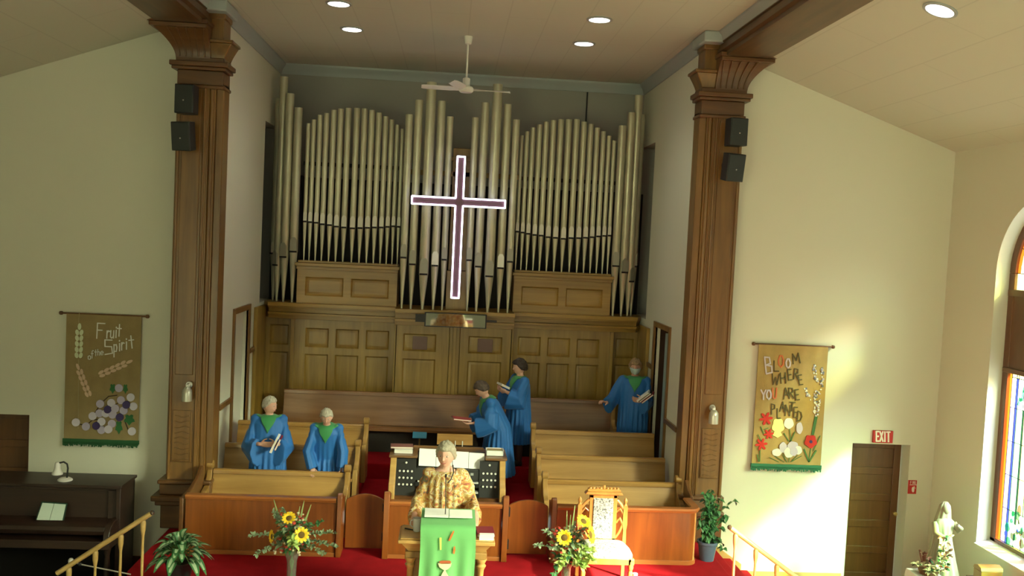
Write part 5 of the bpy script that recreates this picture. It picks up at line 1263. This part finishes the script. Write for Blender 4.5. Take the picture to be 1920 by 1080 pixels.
build('pedestal_body', MB().box(-.24, .24, -.2, .2, 0, .49).box(-.27, .27, -.23, .23, .49, .53), door_w, pd, local=True, bevel=.006)
mb = MB(); rings = []
def robe_ring(cx, cy, z, rx, ry, n, amp, ph, N=64): return [(cx + (rx + amp * math.cos(n * a + ph)) * math.cos(a), cy + (ry + amp * math.cos(n * a + ph)) * math.sin(a), z) for a in [2 * PI * k / N for k in range(N)]]
for z, rx, ry, am in ((0, .17, .15, .016), (.03, .165, .145, .016), (.15, .135, .115, .013), (.28, .105, .09, .010), (.40, .078, .068, .006), (.46, .07, .06, .003), (.52, .085, .062, .002), (.575, .092, .055, .001), (.60, .06, .04, 0), (.615, .028, .028, 0), (.65, .026, .026, 0)):
    rings.append(robe_ring(0, 0, z, rx, ry, 11, am, z * 4))
mb.loft(rings); mb.ball((0, -.008, .69), (.040, .046, .052), 16)
build('figure', mb, sw_, stt, local=True, smooth=60)
mb = MB(); rings = []
for z, rx, ry, yo in ((.30, .10, .07, .03), (.45, .085, .06, .03), (.58, .075, .055, .025), (.66, .058, .052, .014), (.72, .045, .045, .008), (.75, .02, .02, .006)): rings.append(robe_ring(.0, yo, z, rx, ry, 9, .003, 0, 48))
build('veil', mb.loft(rings), sw_, stt, local=True, smooth=60)
build('arm', MB().tube([(.085, 0, .56), (.13, -.03, .50), (.12, -.07, .53), (.07, -.09, .57)], [.028, .030, .022, .014], 10), sw_, stt, local=True, smooth=60)
mb = MB().tube([(-.085, 0, .56), (-.10, -.06, .48), (-.06, -.10, .46), (-.02, -.11, .46)], [.028, .03, .022, .014], 10)
build('arm', mb, sw_, stt, local=True, smooth=60)
mb = MB(); rr = random.Random(9)
for k in range(60):
    z = .18 + .30 * rr.random(); mb.leaf((-.05 + rr.uniform(-.05, .05), -.115 + .02 * rr.random(), z), (rr.uniform(-1, 1), -.4, rr.uniform(-1, 1)), (0, -1, .2), .045, .026, rr.choice([0, 1, 2]), seg=3)
build('held_flowers', mb, [lg2, creamb, mat('brown_red_leaf', (.10, .03, .02), .6)], stt, local=True, smooth=60)
po = thing('poinsettia', 'arrangement of cream poinsettia flowers at the foot of the ivory statue', 'flowers', (5.76, 10.42, .147))
mb = MB(); rr = random.Random(12)
for cx_, cy_, cz_, m_ in ((0, 0, .07, 0), (.12, -.05, .05, 0), (-.12, .05, .08, 0), (.05, .1, .12, 1), (-.04, -.10, .05, 0), (.20, .02, .06, 2)):
    for j in range(16):
        a = 2 * PI * j / 16 + rr.random() * .3; mb.leaf((cx_, cy_, cz_), (math.cos(a), math.sin(a), rr.uniform(.0, .9)), (0, 0, 1), rr.uniform(.06, .10), .035, m_ if j % 4 else 3, droop=.2, seg=4)
mb.tube([(-.05, .06, .1), (-.08, .06, .2), (-.10, .05, .27)], .012, 6, 1)
for j in range(8): mb.leaf((-.06, .06, .14 + .015 * j), (rr.uniform(-1, 1), -.5, rr.uniform(0, 1)), (0, -1, 0), .06, .03, 1, seg=3)
build('petals', mb, [creamb, mat('brown_red_leaf'), mat('orange_brown_leaf', (.35, .10, .03), .6), lg2], po, local=True, smooth=60)
build('basket', MB().lathe((0, 0, 0), [(.10, 0), (.12, .05), (.11, .05)], 16), door_w, po, local=True)
cb = thing('wooden_box', 'small brown wooden box with rounded lid right of the ivory statue', 'box', (6.40, 10.30, .14))
sd = thing('stool', 'small wooden stool under the brown box in the right corner', 'stool', (6.40, 10.30, NF))
build('stool_top', MB().box(-.17, .18, -.14, .14, .76, .79), door_w, sd, local=True, bevel=.004)
for xx in (-.14, .15):
    for yy in (-.11, .11): build('leg', MB().box(xx - .015, xx + .015, yy - .015, yy + .015, 0, .76), door_w, sd, local=True)
build('box_body', MB().box(-.12, .14, -.08, .08, 0, .12), mat('mid_brown_box', (.22, .10, .03), .4), cb, local=True, bevel=.006)
build('lid', MB().prism([(-.085, .12), (-.07, .16), (0, .18), (.07, .16), (.085, .12)], 'X', -.125, .145), mat('mid_brown_box'), cb, local=True, bevel=.004)

# ================================================================== PEOPLE
def skin_mat(n, c): return mat(n, c, .5, var=.06, vs=14)
skinA = skin_mat('skin_fair', (.62, .36, .27)); skinB = skin_mat('skin_shaded', (.55, .30, .22))
hair_white = mat('white_hair', (.46, .44, .36), .7, bump=.6, bs=90, var=.15, vs=30); hair_grey = mat('grey_blond_hair', (.36, .33, .25), .7, bump=.6, bs=90, var=.2, vs=30)
hair_dark = mat('dark_brown_hair', (.035, .022, .016), .6, bump=.6, bs=90, var=.3, vs=30); hair_sandy = mat('sandy_hair', (.30, .20, .10), .7, bump=.6, bs=90, var=.2, vs=30); hair_brown = mat('brown_hair', (.075, .05, .035), .6, bump=.6, bs=90, var=.3, vs=30)
blue = mat('blue_choir_robe', (.012, .13, .42), .6, sheen=.1, bump=.08, bs=60); green = mat('green_choir_yoke', (.03, .24, .075), .6, sheen=.2)
eye_w = mat('eye_white', (.50, .46, .40), .3); eye_d = mat('eye_iris', (.03, .02, .015), .3); lipm = mat('lips', (.42, .12, .10), .5); shoe = mat('dark_shoe', (.03, .02, .018), .5); hose = mat('dark_stocking', (.10, .055, .045), .7)

def rotm(yaw, pitch, roll=0): return Matrix.Rotation(yaw, 3, 'Z') @ Matrix.Rotation(roll, 3, 'Y') @ Matrix.Rotation(pitch, 3, 'X')
def gauss(d, c, w_): return math.exp(-((d - Vector(c).normalized()).length / w_) ** 2)
def head_point(d, s):
    "d: unit direction in the head's own frame (face towards -Y)"
    r = Vector((d.x * .076, d.y * .094, d.z * .112))
    if d.z < 0:
        t = -d.z; r.x *= 1 - .22 * t * t; r.y *= 1 - (.10 if d.y < 0 else .28) * t
    f = 0
    f += .006 * gauss(d, (0, -1, .28), .28) - .009 * (gauss(d, (.36, -1, .12), .2) + gauss(d, (-.36, -1, .12), .2))
    f += .007 * (gauss(d, (.5, -1, -.18), .26) + gauss(d, (-.5, -1, -.18), .26)) + .010 * gauss(d, (0, -1, -.85), .25) + .006 * gauss(d, (0, -1, -.48), .16) - .004 * gauss(d, (0, -1, -.64), .10)
    return (r + d * f) * s
def add_head(mb, c, M_, s, m=0):
    c = Vector(c); n1, n2 = 20, 32; rings = []
    for i in range(1, n1):
        t = PI * i / n1
        rings.append([c + M_ @ head_point(Vector((math.sin(t) * math.cos(2 * PI * k / n2), math.sin(t) * math.sin(2 * PI * k / n2), math.cos(t))), s) for k in range(n2)])
    mb.loft(rings, m)
    # nose
    P = lambda x, y, z: c + M_ @ Vector((x * s, y * s, z * s))
    mb.loft([[P(x * .5, -.088, .026) for x in (-.008, 0, .008)] + [P(0, -.075, .03)], [P(-.010, -.092, .0), P(0, -.106, .0), P(.010, -.092, .0), P(0, -.08, .0)], [P(-.016, -.090, -.020), P(0, -.118, -.018), P(.016, -.090, -.020), P(0, -.08, -.02)], [P(-.010, -.088, -.028), P(0, -.104, -.029), P(.010, -.088, -.028), P(0, -.08, -.028)]], m)
    for sx in (-1, 1): mb.ball(P(sx * .076, .004, -.006), (.010 * s, .020 * s, .031 * s), 10, m, rot=M_)
def add_hair(mb, c, M_, s, thick=.020, back=-.75, side=-.35, front=.42, curl=.006, seed_=1):
    c = Vector(c); n1, n2 = 34, 56; rings = []
    for i in range(1, n1):
        t = PI * i / n1; ring = []
        for k in range(n2):
            d = Vector((math.sin(t) * math.cos(2 * PI * k / n2), math.sin(t) * math.sin(2 * PI * k / n2), math.cos(t)))
            az = -d.y / max(1e-6, math.hypot(d.x, d.y))      # 1 = face, -1 = back of head
            lim = lerp(back, side, min(1, az + 1)) if az < 0 else lerp(side, front, min(1, az * 1.5)); 
            q = head_point(d, s); nz = noise.noise(Vector((d.x * 5 + seed_ * 7, d.y * 5, d.z * 5))) + .6 * noise.noise(Vector((d.x * 13 + seed_, d.y * 13, d.z * 13)))
            k_ = (d.z - lim) / .14; k_ = max(0, min(1, k_)); th = lerp(-.018, thick + curl * nz * 1.6, k_) * s
            ring.append(c + M_ @ (q + d * th))
        rings.append(ring)
    mb.loft(rings)
def limb(mb, pts, rad, m=0, n=14):
    pts = [Vector(p) for p in pts]; P = []; Rr = []
    for i in range(len(pts) - 1):
        k = 5
        for j in range(k):
            t = j / k; P.append(pts[i].lerp(pts[i + 1], t)); Rr.append(lerp(rad[i], rad[i + 1], t))
    P.append(pts[-1]); Rr.append(rad[-1]); mb.tube(P, Rr, n, m)
    for p, r in zip(pts, rad): mb.ball(p, r * .98, 12, m)
def add_hand(mb, wr, d, pn, side, s, curl=.5, m=0):
    "wr wrist, d finger direction, pn palm normal, side: +1 thumb on +(d x pn)"
    wr = Vector(wr); d = Vector(d).normalized(); pn = Vector(pn); pn = (pn - pn.dot(d) * d).normalized(); sd = d.cross(pn).normalized() * side
    L_ = .088 * s; rings = []
    for t, hw, ht in ((-.15, .024, .018), (0, .027, .017), (.35, .036, .017), (.8, .040, .014), (1.0, .037, .011)):
        c = wr + d * L_ * t; rings.append([c + sd * (hw * s * math.cos(a)) + pn * (ht * s * math.sin(a)) for a in [2 * PI * k / 14 for k in range(14)]])
    mb.loft(rings, m)
    for k, (u, fl) in enumerate(((.030, .070), (.010, .078), (-.010, .073), (-.029, .058))):
        p = wr + d * L_ * .95 + sd * u * s; dd = (d + sd * (u * 1.6)).normalized(); pts = [p - dd * .02 * s, p]; c_ = curl * (.8 + .12 * k)
        for seg, frac in enumerate((.42, .32, .26)):
            a = c_ * (1.0 if seg else .7); dd = (dd * math.cos(a) + pn * math.sin(a)).normalized(); pn_l = pn; p = p + dd * fl * s * frac; pts.append(p)
        mb.tube(pts, [.0095 * s, .0092 * s, .0088 * s, .008 * s, .0068 * s], 10, m); mb.ball(pts[-1], .0068 * s, 8, m)
    p = wr + d * L_ * .18 + sd * .026 * s; t1 = p + (d * .55 + sd * .75 + pn * .25).normalized() * .038 * s; t2 = t1 + (d * .8 + sd * .35 + pn * (.3 + curl * .5)).normalized() * .028 * s; t3 = t2 + (d * .9 + sd * .05 + pn * (.3 + curl)).normalized() * .022 * s
    mb.tube([p - d * .01, p, t1, t2, t3], [.012 * s, .012 * s, .0108 * s, .0098 * s, .0078 * s], 10, m); mb.ball(t3, .0078 * s, 8, m)

def person(label, loc, yaw, H, lean=0, head=(0, 0), arms=None, robe=True, skin=None, hair=None, hairkw={}, bulk=1.0, hem=.14, wear=None, leaning_hip=0.0, hscale=1.0, side_lean=0):
    """standing figure facing -Y before yaw; lean = forward bend at the hip (rad); head = (yaw, pitch)
    arms: {'L': (elbow, wrist, finger dir, palm normal, curl), 'R': ...} in figure space, x to the figure's left = +X"""
    s = H / 1.62; skin = skin or skinA
    root = thing('person', label, 'person', loc, yaw, 'robed choir singers' if (wear or {}).get('yoke', True) else None)
    hip = Vector((0, leaning_hip, .53 * H)); LM = Matrix.Rotation(side_lean, 3, 'Y') @ Matrix.Rotation(lean, 3, 'X')
    T = lambda x, y, z: hip + LM @ (Vector((x * s, y * s, z * H)) - Vector((0, 0, .53 * H)))        # torso space -> figure
    mb = MB()
    # legs and feet
    for sx in (-1, 1):
        limb(mb, [(sx * .085 * s, leaning_hip, .52 * H), (sx * .085 * s, -.01 + leaning_hip * .5, .285 * H), (sx * .08 * s, .01, .055 * H)], [.088 * s, .058 * s, .038 * s])
        rings = []
        for t, hw, ht in ((-.30, .022, .030), (-.2, .032, .045), (.1, .036, .045), (.5, .042, .030), (.8, .040, .020), (1.0, .020, .012)):
            cy_ = .0 - .17 * s * t; rings.append([(sx * (.08 + .012 * t) * s + hw * s * math.cos(a), cy_, max(.002, ht * s + ht * s * math.sin(a))) for a in [2 * PI * k / 12 for k in range(12)]])
        mb.loft(rings)
    # torso
    rings = []
    for z, rx, ry in ((.47, .13, .10), (.52, .165, .118), (.58, .155, .11), (.63, .142, .103), (.70, .158, .112), (.76, .165, .105), (.80, .150, .085), (.825, .105, .065), (.84, .062, .055)):
        rings.append([T(rx * bulk * math.cos(a), ry * bulk * math.sin(a), z) for a in [2 * PI * k / 28 for k in range(28)]])
    mb.loft(rings)
    neck0 = T(0, 0, .82); hc = T(0, -.018, .920); 
    HM = LM @ rotm(head[0], head[1]); limb(mb, [neck0, neck0.lerp(hc, .65)], [.055 * s, .048 * s])
    hs = s * 1.0 * hscale
    add_head(mb, hc, HM, hs)
    arms = arms or {}
    aw = []
    for key, sx in (('L', 1), ('R', -1)):
        el, wr, fd, pn, cu = arms.get(key, ((sx * .24, .02, .62), (sx * .26, -.04, .47), (0, 0, -1), (-sx, 0, 0), .4))
        sh = T(sx * .160 * bulk, 0, .80); el = Vector((el[0] * s, el[1] * s, el[2] * H)); wr = Vector((wr[0] * s, wr[1] * s, wr[2] * H))
        limb(mb, [sh, el, wr], [.048 * s, .038 * s, .026 * s]); 
        fdv = Vector(fd).normalized(); pnv = Vector(pn); sdv = fdv.cross((pnv - pnv.dot(fdv) * fdv).normalized())
        # thumb side: towards the figure's middle / up
        want = Vector((-sx, -.2, .6)); side = 1 if sdv.dot(want) > 0 else -1
        add_hand(mb, wr + fdv * .012, fd, pn, side, s, cu)
        aw.append((sx, sh, el, wr, fdv))
    body = build('body', mb, skin, root, local=True, smooth=60)
    r_ = body.modifiers.new('fuse', 'REMESH'); r_.mode = 'VOXEL'; r_.voxel_size = .0055; r_.use_smooth_shade = True
    sm = body.modifiers.new('soften', 'SMOOTH'); sm.iterations = 2; sm.factor = .5
    # face
    P = lambda x, y, z: hc + HM @ Vector((x * hs, y * hs, z * hs))
    for sx in (-1, 1):
        ey = MB().ball(P(sx * .030, -.078, .012), (.0125 * hs, .0095 * hs, .0062 * hs), 12, rot=HM); eo = build('eye', ey, eye_w, root, local=True)
        build('iris', MB().ball(P(sx * .030, -.0865, .012), (.0052 * hs, .003 * hs, .0052 * hs), 8, rot=HM), eye_d, eo, local=True)
        build('eyebrow', MB().tube([P(sx * .016, -.0925, .028), P(sx * .030, -.0915, .032), P(sx * .046, -.082, .028)], .0022 * hs, 6), hair or hair_grey, root, local=True)
    build('mouth', MB().tube([P(-.025, -.086, -.047), P(-.011, -.096, -.051), P(0, -.098, -.052), P(.011, -.096, -.051), P(.025, -.086, -.047)], [.002 * hs, .0042 * hs, .0048 * hs, .0042 * hs, .002 * hs], 8), lipm, root, local=True)
    mb = MB(); add_hair(mb, hc, HM, hs, **hairkw); build('hair', mb, hair or hair_grey, root, local=True, smooth=70)
    # shoes
    for sx in (-1, 1):
        build('stocking', MB().tube([(sx * .085 * s, -.01, .29 * H), (sx * .083 * s, .0, .17 * H), (sx * .08 * s, .01, .05 * H)], [.063 * s, .056 * s, .044 * s], 16), hose, root, local=True)
        rings = []
        for t, hw, ht in ((-.34, .026, .034), (-.2, .038, .052), (.1, .042, .050), (.5, .048, .034), (.85, .044, .024), (1.06, .020, .014)):
            cy_ = -.17 * s * t; rings.append([(sx * (.08 + .012 * t) * s + hw * s * math.cos(a), cy_, max(0, ht * s + ht * s * math.sin(a))) for a in [2 * PI * k / 14 for k in range(14)]])
        build('shoe', MB().loft(rings), shoe, root, local=True)
    # garment: body tube plus wide sleeves fused to one cloth surface
    wear = wear or {}; cm = wear.get('mat', blue)
    mb = MB(); rings = []; N = 96
    hz = hem
    spec = [(.826, .085, .074, 0), (.818, .125, .094, 0), (.803, .165, .112, .2)] + [(.77, .198, .128, 1.2), (.70, .200, .142, 1.5), (.62, .198, .150, 1.5), (.54, .205, .160, 1.2)] if not wear.get('yoke', True) else [(.835, .070, .066, 0), (.825, .115, .085, 0), (.805, .178, .105, 0), (.77, .198, .128, .1), (.70, .200, .142, .3), (.62, .198, .150, .55), (.54, .205, .160, .8)]
    for z, rx, ry, pl in spec:
        rings.append([T((rx * bulk + .006 * pl * math.cos(19 * a)) * math.cos(a), (ry * bulk + .008 * pl * math.cos(19 * a)) * math.sin(a), z) for a in [2 * PI * k / N for k in range(N)]])
    top = T(0, 0, .54)
    for k in range(1, 6):
        t = k / 5; z = lerp(top.z, hz * H, t); cx = lerp(top.x, 0, t * .7); cy = lerp(top.y, 0, min(1, t * 1.0)); rx = lerp(.205, wear.get('flare', .26), t) * s; ry = lerp(.160, wear.get('flare', .26) * .82, t) * s
        rings.append([(cx + (rx * bulk + .013 * math.cos(19 * a + .5 * math.sin(a * 3))) * math.cos(a), cy + (ry * bulk + .015 * math.cos(19 * a + .5 * math.sin(a * 3))) * math.sin(a), z) for a in [2 * PI * k2 / N for k2 in range(N)]])
    mb.loft(rings); tb_ = BVHTree.FromPolygons([Vector(v_) for v_ in mb.v], mb.f)
    so, sw1, sw2 = wear.get('sleeve', (.078, .105, .125))
    for sx, sh, el, wr, fdv in aw:
        pts = [sh - LM @ Vector((sx * .05 * s, 0, .0)), sh, sh.lerp(el, .5), el, el.lerp(wr, .5), wr - (wr - el).normalized() * wear.get('short', .035)]
        rads = [.08 * s, so * s, lerp(so, sw1, .5) * s, sw1 * s, lerp(sw1, sw2, .6) * s, sw2 * s]; rings = []
        for i, (p, r) in enumerate(zip(pts, rads)):
            t_ = (pts[min(i + 1, 5)] - pts[max(i - 1, 0)]).normalized(); ref = Vector((0, 0, 1)) if abs(t_.z) < .95 else Vector((0, -1, 0))
            a_ = t_.cross(ref).normalized(); b_ = a_.cross(t_)
            sag = max(0, r - .06 * s) * (1 - abs(t_.z) * .6)
            c = p - Vector((0, 0, 1)) * sag
            rings.append([c + a_ * r * (.62 if i > 1 else .85) * (1 + .06 * math.cos(7 * q)) * math.cos(q) + b_ * r * (1 + .05 * math.cos(9 * q)) * math.sin(q) for q in [2 * PI * k / 48 for k in range(48)]])
        mb.loft(rings); mb.ball(sh, so * .88 * s, 16); mb.ball(sh.lerp(el, .33), .064 * s, 14); mb.ball(sh.lerp(el, .66), .064 * s, 14); mb.ball(el, .064 * s, 16)
    g_ = build(wear.get('name', 'choir_robe'), mb, cm, root, local=True, smooth=60)
    r_ = g_.modifiers.new('fuse', 'REMESH'); r_.mode = 'VOXEL'; r_.voxel_size = .009; r_.use_smooth_shade = True
    sm = g_.modifiers.new('soften', 'SMOOTH'); sm.iterations = 5; sm.factor = .5
    root['_t'] = 0; del root['_t']
    if wear.get('yoke', True):
        dg = bpy.context.evaluated_depsgraph_get(); dg.update(); ev = g_.evaluated_get(dg); me = ev.to_mesh()
        bvh = BVHTree.FromPolygons([v.co.copy() for v in me.vertices], [tuple(p.vertices) for p in me.polygons]); ev.to_mesh_clear()
        Cn = T(0, 0, .775); rows = []; A = 72; B = 12
        for j in range(A):
            th = -PI / 2 + 2 * PI * j / A; dev = abs(((th + PI / 2 + PI) % (2 * PI)) - PI)      # 0 at the front
            vv = max(0, 1 - dev / R(50)); eo_ = lerp(R(30), R(-38), vv) if vv > 0 else lerp(R(30), R(16), max(0, (dev - R(90)) / R(90)))
            row = []
            for i in range(B + 1):
                el_ = lerp(R(72), eo_, i / B); d = LM @ Vector((math.cos(th) * math.cos(el_), math.sin(th) * math.cos(el_), math.sin(el_)))
                hit = bvh.ray_cast(Cn + d * .6, -d, .6); h2 = tb_.ray_cast(Cn + d * .6, -d, .6); p = h2[0] if h2[0] else Cn + d * .12
                if hit[0] and 0 < (hit[0] - p).dot(d) < .05: p = hit[0]
                row.append(p + d * .008)
            rows.append(row)
        mb = MB(); mb.v = [tuple(p) for r2 in rows for p in r2]; W_ = B + 1
        for j in range(A):
            for i in range(B): a = j * W_ + i; b2_ = ((j + 1) % A) * W_ + i; mb.f.append((a, b2_, b2_ + 1, a + 1)); mb.m.append(0)
        y_ = build('green_yoke', mb, green, root, local=True, smooth=70)
        so_ = y_.modifiers.new('thick', 'SOLIDIFY'); so_.thickness = .008; so_.offset = 0
    return root, hc, HM, hs, s
def held(label, parent, p, w_, d, t, cover, M_, name='hymn_book'):
    "a book held by a figure: stays an object of its own, placed in the figure's space"
    mw = Matrix.Translation(parent.location) @ Matrix.Rotation(parent.rotation_euler.z, 4, 'Z')
    b = book(label, (0, 0, 0), w_, d, t, cover, name=name); b.matrix_world = mw @ Matrix.Translation(Vector(p)) @ M_.to_4x4(); return b

# 1 white-haired singer, left block, hands clasped round books, looking to the right
p1 = person('person with short white hair in a blue robe, holding books, left choir block', (-2.27, 12.20, .13), R(4), 1.53, head=(R(62), R(8)),
    arms={'L': ((.26, -.02, .60), (.13, -.22, .615), (-1, -.25, .0), (0, 1, .1), .35), 'R': ((-.27, -.02, .60), (-.09, -.23, .615), (1, -.2, .0), (0, 1, .1), .35)}, hair=hair_white, hairkw=dict(thick=.013, back=-.60, side=-.25, front=.42, seed_=2), bulk=1.10, hscale=1.06,
    wear=dict(sleeve=(.085, .150, .185), flare=.25))
held('white book held upright by the white-haired person in the left choir block', p1[0], (.075, -.285, .88), .03, .17, .21, paper, rotm(0, R(10), R(24)))
held('maroon hymn book behind the white book, held by the white-haired person', p1[0], (.125, -.270, .90), .025, .14, .17, maroon, rotm(0, R(10), R(24)))
# 2 grey-haired singer bending over the front pew
p2 = person('person in a blue robe with bowed head, hand on the front left pew', (-1.515, 12.24, .13), R(0), 1.46, lean=R(18), head=(R(4), R(6)), side_lean=0,
    arms={'R': ((-.25, -.18, .60), (-.17, -.20, .440), (.1, -.8, -.45), (0, -.4, -.9), .35), 'L': ((.25, -.16, .60), (.24, -.20, .45), (.1, -.4, -1), (-1, 0, 0), .5)}, hair=hair_white, hairkw=dict(thick=.016, back=-.5, side=-.15, front=.36, seed_=5), bulk=1.06, hscale=1.04,
    wear=dict(sleeve=(.085, .120, .125), flare=.25, short=.02))
# 3 dark-haired singer walking along behind the console, bending, seen from the side
p3 = person('person in a blue robe bending forward beside the console, holding a red book', (.80, 13.40, .20), R(-80), 1.66, lean=R(24), head=(R(-4), R(12)),
    arms={'R': ((-.20, -.20, .63), (-.12, -.40, .60), (0, -1, -.05), (0, 0, 1), .3), 'L': ((.22, -.16, .62), (.10, -.38, .595), (0, -1, -.05), (0, 0, 1), .3)}, hair=hair_brown, hairkw=dict(thick=.020, back=-.6, side=-.30, front=.40, seed_=8), bulk=1.08,
    wear=dict(sleeve=(.09, .125, .14), flare=.29))
held('red book held flat in front of the bending person beside the organ console', p3[0], (.0, -.56, 1.02), .20, .26, .022, mat('bright_red_cover', (.42, .06, .06), .6), rotm(0, R(-6), 0))
# 4 dark-haired singer standing behind, seen from the side
p4 = person('dark-haired person in a blue robe standing sideways with a white book behind the console', (1.12, 13.95, .43), R(-72), 1.62, head=(R(-6), R(6)),
    arms={'R': ((-.21, -.08, .655), (-.09, -.24, .70), (.3, -.8, .3), (.3, .6, .2), .7), 'L': ((.23, -.08, .655), (.09, -.25, .70), (-.3, -.8, .3), (-.3, .6, .2), .7)}, hair=hair_dark, hairkw=dict(thick=.030, back=-.55, side=-.30, front=.38, curl=.010, seed_=3), bulk=1.08,
    wear=dict(sleeve=(.09, .13, .17), flare=.22), hem=.215)
held('white book held at the chest of the dark-haired person standing behind the console', p4[0], (.02, -.28, 1.205), .20, .15, .03, paper, rotm(0, R(-25), 0))
# 5 masked singer coming from the right-hand door
p5 = person('person in a pale face mask and blue robe by the right chancel door', (2.88, 14.0, .43), R(-8), 1.69, head=(R(-4), R(8)),
    arms={'R': ((-.30, -.05, .64), (-.40, -.20, .60), (-.6, -.6, .3), (0, 0, -1), .8), 'L': ((.22, -.05, .63), (.11, -.27, .645), (-.9, -.3, .1), (0, 1, .2), .7)}, hair=hair_sandy, skin=skinB, hairkw=dict(thick=.022, back=-.6, side=-.30, front=.38, curl=.010, seed_=6), bulk=1.05,
    wear=dict(sleeve=(.08, .11, .13), flare=.21))
for i, (dx, dz, m_, l) in enumerate(((.055, .02, paper, 'white book, outermost of the pile carried by the masked person'), (.09, .015, mat('black_cover', (.01, .01, .01), .6), 'black book in the middle of the pile carried by the masked person'), (.125, .0, maroon, 'maroon hymn book, innermost of the pile carried by the masked person'))):
    held(l, p5[0], (dx - .015, -.31, 1.08 + dz), .025, .17, .22, m_, rotm(0, R(10), R(48)))
hc, HM, hs = p5[1], p5[2], p5[3]
mb = MB(); rows = []
for i in range(8):
    z = lerp(.006, -.085, i / 7); row = []
    for j in range(15):
        a = lerp(-1.25, 1.25, j / 14); bl_ = 1.10 + .10 * math.cos(a) * math.sin(PI * i / 7)
        d = Vector((math.sin(a), -math.cos(a), z / .10)).normalized(); q = head_point(d, hs) * 1.09; q = q + Vector((0, -.016 * max(0, math.cos(a * 1.3)), 0)); row.append(hc + HM @ q)
    rows.append(row)
mb.v = [tuple(p) for r2 in rows for p in r2]
for i in range(7):
    for j in range(14): a = i * 15 + j; mb.f.append((a, a + 1, a + 16, a + 15)); mb.m.append(0)
ob = build('face_mask', mb, mat('pale_blue_mask', (.45, .58, .56), .8), p5[0], local=True, smooth=70); so_ = ob.modifiers.new('thick', 'SOLIDIFY'); so_.thickness = .003
# 0 speaker at the pulpit in a floral blouse
fl = bpy.data.materials.new('floral_blouse'); fl.use_nodes = True; nt = fl.node_tree; b = nt.nodes['Principled BSDF']; b.inputs['Roughness'].default_value = .7
tc = nt.nodes.new('ShaderNodeTexCoord'); nz = nt.nodes.new('ShaderNodeTexNoise'); nz.inputs['Scale'].default_value = 15; nz.inputs['Detail'].default_value = 2.5; nz.inputs['Distortion'].default_value = 1.0
rp = nt.nodes.new('ShaderNodeValToRGB'); cr_ = rp.color_ramp; cr_.interpolation = 'CONSTANT'
stops = [(0, (.12, .11, .06)), (.34, (.30, .06, .035)), (.38, (.42, .20, .06)), (.43, (.44, .27, .075)), (.50, (.52, .42, .17)), (.56, (.56, .52, .40)), (.60, (.34, .16, .07)), (.65, (.46, .28, .09))]
cr_.elements[0].position = 0; cr_.elements[0].color = (*stops[0][1], 1); cr_.elements[1].position = stops[1][0]; cr_.elements[1].color = (*stops[1][1], 1)
for p_, c_ in stops[2:]: e_ = cr_.elements.new(p_); e_.color = (*c_, 1)
nt.links.new(tc.outputs['Object'], nz.inputs['Vector']); nt.links.new(nz.outputs['Fac'], rp.inputs['Fac']); nt.links.new(rp.outputs['Color'], b.inputs['Base Color'])
p0 = person('person with short grey hair in a floral orange and yellow blouse, speaking at the pulpit', (.035, 9.50, 0), R(0), 1.76, lean=R(5), head=(R(-14), R(2)),
    arms={'R': ((-.235, -.01, .63), (-.265, -.30, .600), (.1, -.75, -.5), (0, -.3, -1), .3), 'L': ((.25, -.01, .63), (.295, -.32, .622), (-.1, -.8, -.35), (0, -.2, -1), .3)}, hair=hair_grey, hairkw=dict(thick=.018, back=-.70, side=-.42, front=.42, seed_=4), bulk=.96, hscale=1.03, hem=.42,
    wear=dict(mat=fl, name='blouse', yoke=False, sleeve=(.070, .115, .105), flare=.22, short=.03))
sp = thing('_tmp', 'x', 'x', (0, 0, 0)); bpy.data.objects.remove(sp)
root, hc, HM, hs, s = p0
# skirt, necklace, lanyard cord
mb = MB(); rings = []
for z, rx in ((.93, .20), (.80, .235), (.5, .25), (.28, .27)): rings.append([(rx * math.cos(a) + .008 * math.cos(13 * a), .02 + (rx * .78) * math.sin(a), z) for a in [2 * PI * k / 60 for k in range(60)]])
build('skirt', mb.loft(rings), mat('dark_skirt', (.03, .03, .035), .8), root, local=True)
nb = hc + Vector((0, 0, -.155)); mb = MB()
pts = [Vector((.078 * math.sin(a), .01 - .085 * math.cos(a), nb.z - .005 - .030 * math.cos(a))) + Vector((hc.x, hc.y + .02, 0)) for a in [2 * PI * k / 24 for k in range(25)]]
build('necklace', mb.tube(pts, .007, 6), mat('pearl_necklace', (.6, .58, .48), .3), root, local=True)
pts = [(.075, nb.y + .0, nb.z + .05), (.085, nb.y - .06, nb.z - .01), (.06, nb.y - .12, nb.z - .07), (.03, nb.y - .14, nb.z - .10)]
build('dark_cord', MB().tube(pts, .006, 6), black, root, local=True)
